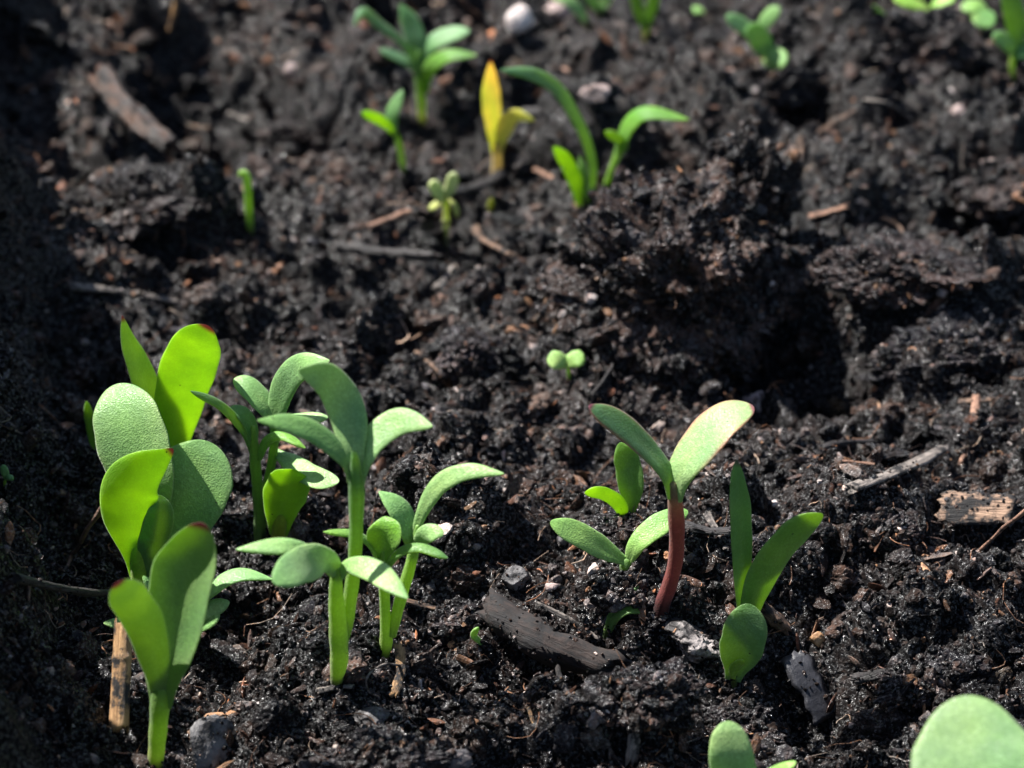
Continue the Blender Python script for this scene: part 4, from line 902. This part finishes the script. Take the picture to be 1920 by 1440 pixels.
leaf(e, o_, y, [(1744, 22, 0), (1762, 6, 0), (1792, -8, 0)], 24, 'oval', (0, -.2, .9), (.26, .42, .08), None, .03, .06)
stem(e, o_, y, [(1744, 16, 0), (1746, 52, 0)], 10, [SYY, SY])
e, o_, y = seedling(1728, 74, 'tiny flat yellow green leaf under the V shaped seedling', name='sprout', cat='sprout')
leaf(e, o_, y, [(1742, 64, 0), (1725, 60, 0), (1706, 61, 0)], 17, 'oval', (0, -.3, .9), (.24, .4, .1), None, .03, .06)
stem(e, o_, y, [(1735, 64, 0), (1735, 74, 0)], 7, [SY, SY])
e, o_, y = seedling(1842, 66, 'blurred sprout with two stacked round leaves at the top right')
leaf(e, o_, y, [(1852, 20, .08), (1830, 12, .08), (1802, 14, .08)], 26, 'round', (0, -.4, .9), (.2, .36, .12), None, .03, .06)
leaf(e, o_, y, [(1822, 30, -.05), (1842, 36, -.08), (1868, 38, -.08)], 36, 'round', (0, -.5, .85), (.18, .34, .15), None, .03, .07)
stem(e, o_, y, [(1838, 28, 0), (1842, 66, 0)], 10, [SY, SY])
e, o_, y = seedling(1900, 155, 'blurred seedling at the right edge of the top with a large dark leaf')
leaf(e, o_, y, [(1902, 110, .03), (1908, 70, .08), (1900, 20, .1), (1888, -25, .15)], 44, 'strap', (0, -.5, .6), (.05, .18, .06), None, .04, .06)
leaf(e, o_, y, [(1902, 105, 0), (1888, 82, -.03), (1862, 62, -.08)], 30, 'oval', (0, -.5, .8), (.13, .28, .16), None, .03, .06)
leaf(e, o_, y, [(1902, 110, 0), (1918, 98, -.05), (1945, 90, -.1)], 28, 'oval', (0, -.5, .8), (.15, .3, .17), None, .03, .06)
stem(e, o_, y, [(1902, 95, 0), (1897, 125, 0), (1900, 155, 0)], [12, 14, 10], [SY, (.3, .34, .06), (.22, .24, .06)])
e, o_, y = seedling(8, 930, 'tiny bluish green sprout at the left edge in the shade', name='sprout', cat='sprout')
leaf(e, o_, y, [(12, 900, 0), (10, 888, 0), (5, 871, .03)], 16, 'round', (0, -.7, .6), (.15, .3, .18), None, .03, .05)
leaf(e, o_, y, [(10, 898, -.02), (16, 895, -.03), (26, 898, -.05)], 12, 'oval', (0, -.4, .9), (.15, .3, .18), None, .03, .05)
stem(e, o_, y, [(10, 895, 0), (8, 930, 0)], 7, [SY, SY])
e, o_, y = seedling(178, 862, 'small dim sprout peeking out left of the large round leaf', name='sprout', cat='sprout')
leaf(e, o_, y, [(176, 850, 0), (170, 800, 0), (162, 752, 0)], 20, 'oval', (0, -.5, .7), (.12, .26, .05), None, .03, .05)
stem(e, o_, y, [(172, 830, 0), (178, 862, 0)], 10, [SY, SY])
e, o_, y = seedling(926, 405, 'tiny dull yellow shoot right of the whitish sprout', name='sprout', cat='sprout')
leaf(e, o_, y, [(926, 402, 0), (920, 388, 0), (922, 370, 0)], 16, 'lance', (0, -.5, .7), (.18, .16, .03), None, .03, .05)
stem(e, o_, y, [(924, 392, 0), (926, 405, 0)], 7, [(.2, .15, .05), (.2, .15, .05)])

# ---------------------------------------------------------------- crumbs last: kept off the named pieces, heaped round the stems
def scatter2(n, smin, smax, shapes, power=2.2, lift=0.25, dull=False):
    x, y = ground_pts(n)
    if KEEP and smax > 0.06:
        ok = np.ones(n, bool)
        for (a, b, r_) in KEEP: ok &= (x-a)**2+(y-b)**2 > (r_+smax*.5)**2
        x, y = x[ok], y[ok]; n = len(x)
    u = rng.random(n)
    s_ = (smin**(1-power)+u*(smax**(1-power)-smin**(1-power)))**(1/(1-power))
    c = soil_tones(n)
    if dull: c = np.minimum(c, np.array([.085, .065, .055])*rng.uniform(.4, 1, (n, 1)))
    return batch(np.stack([x, y, hgt(x, y)+s_*lift*rng.uniform(-0.6, 1.2, n)], 1), s_, c, shapes)
SLAB = [lump_shape(3, 8, 0.09, (1, rng.uniform(.35, .7), rng.uniform(.15, .35))) for _ in range(10)]
parts = [scatter2(90000, 0.013, 0.045, SH1, 2.0), scatter2(11000, 0.045, 0.12, SH2), scatter2(1300, 0.12, 0.28, SH3, 2.5, dull=True),
         scatter2(2600, 0.08, 0.26, SLAB, 2.4, .5, True)]
for (bx, by, r_) in BASES:
    n = 90; a = rng.uniform(0, 6.28, n); d = r_+np.abs(rng.normal(size=n))*0.09; x = bx+d*np.cos(a); y = by+d*np.sin(a)
    parts.append(batch(np.stack([x, y, hgt(x, y)+0.09*np.exp(-(d-r_)/.08)*rng.random(n)], 1), rng.uniform(.015, .05, n), soil_tones(n), SH2))
D_ = np.array(DIRT); n = len(D_); parts.append(batch(D_, .012+.02*rng.random(n)**2, soil_tones(n), SH1))
V, F, C = merge(parts)
o = raw_mesh('soil_crumbs', V, F, C, M_SOIL, smooth=False)
tag(o, 'loose dark soil crumbs and grit strewn over the whole bed', 'soil crumbs', kind='stuff')
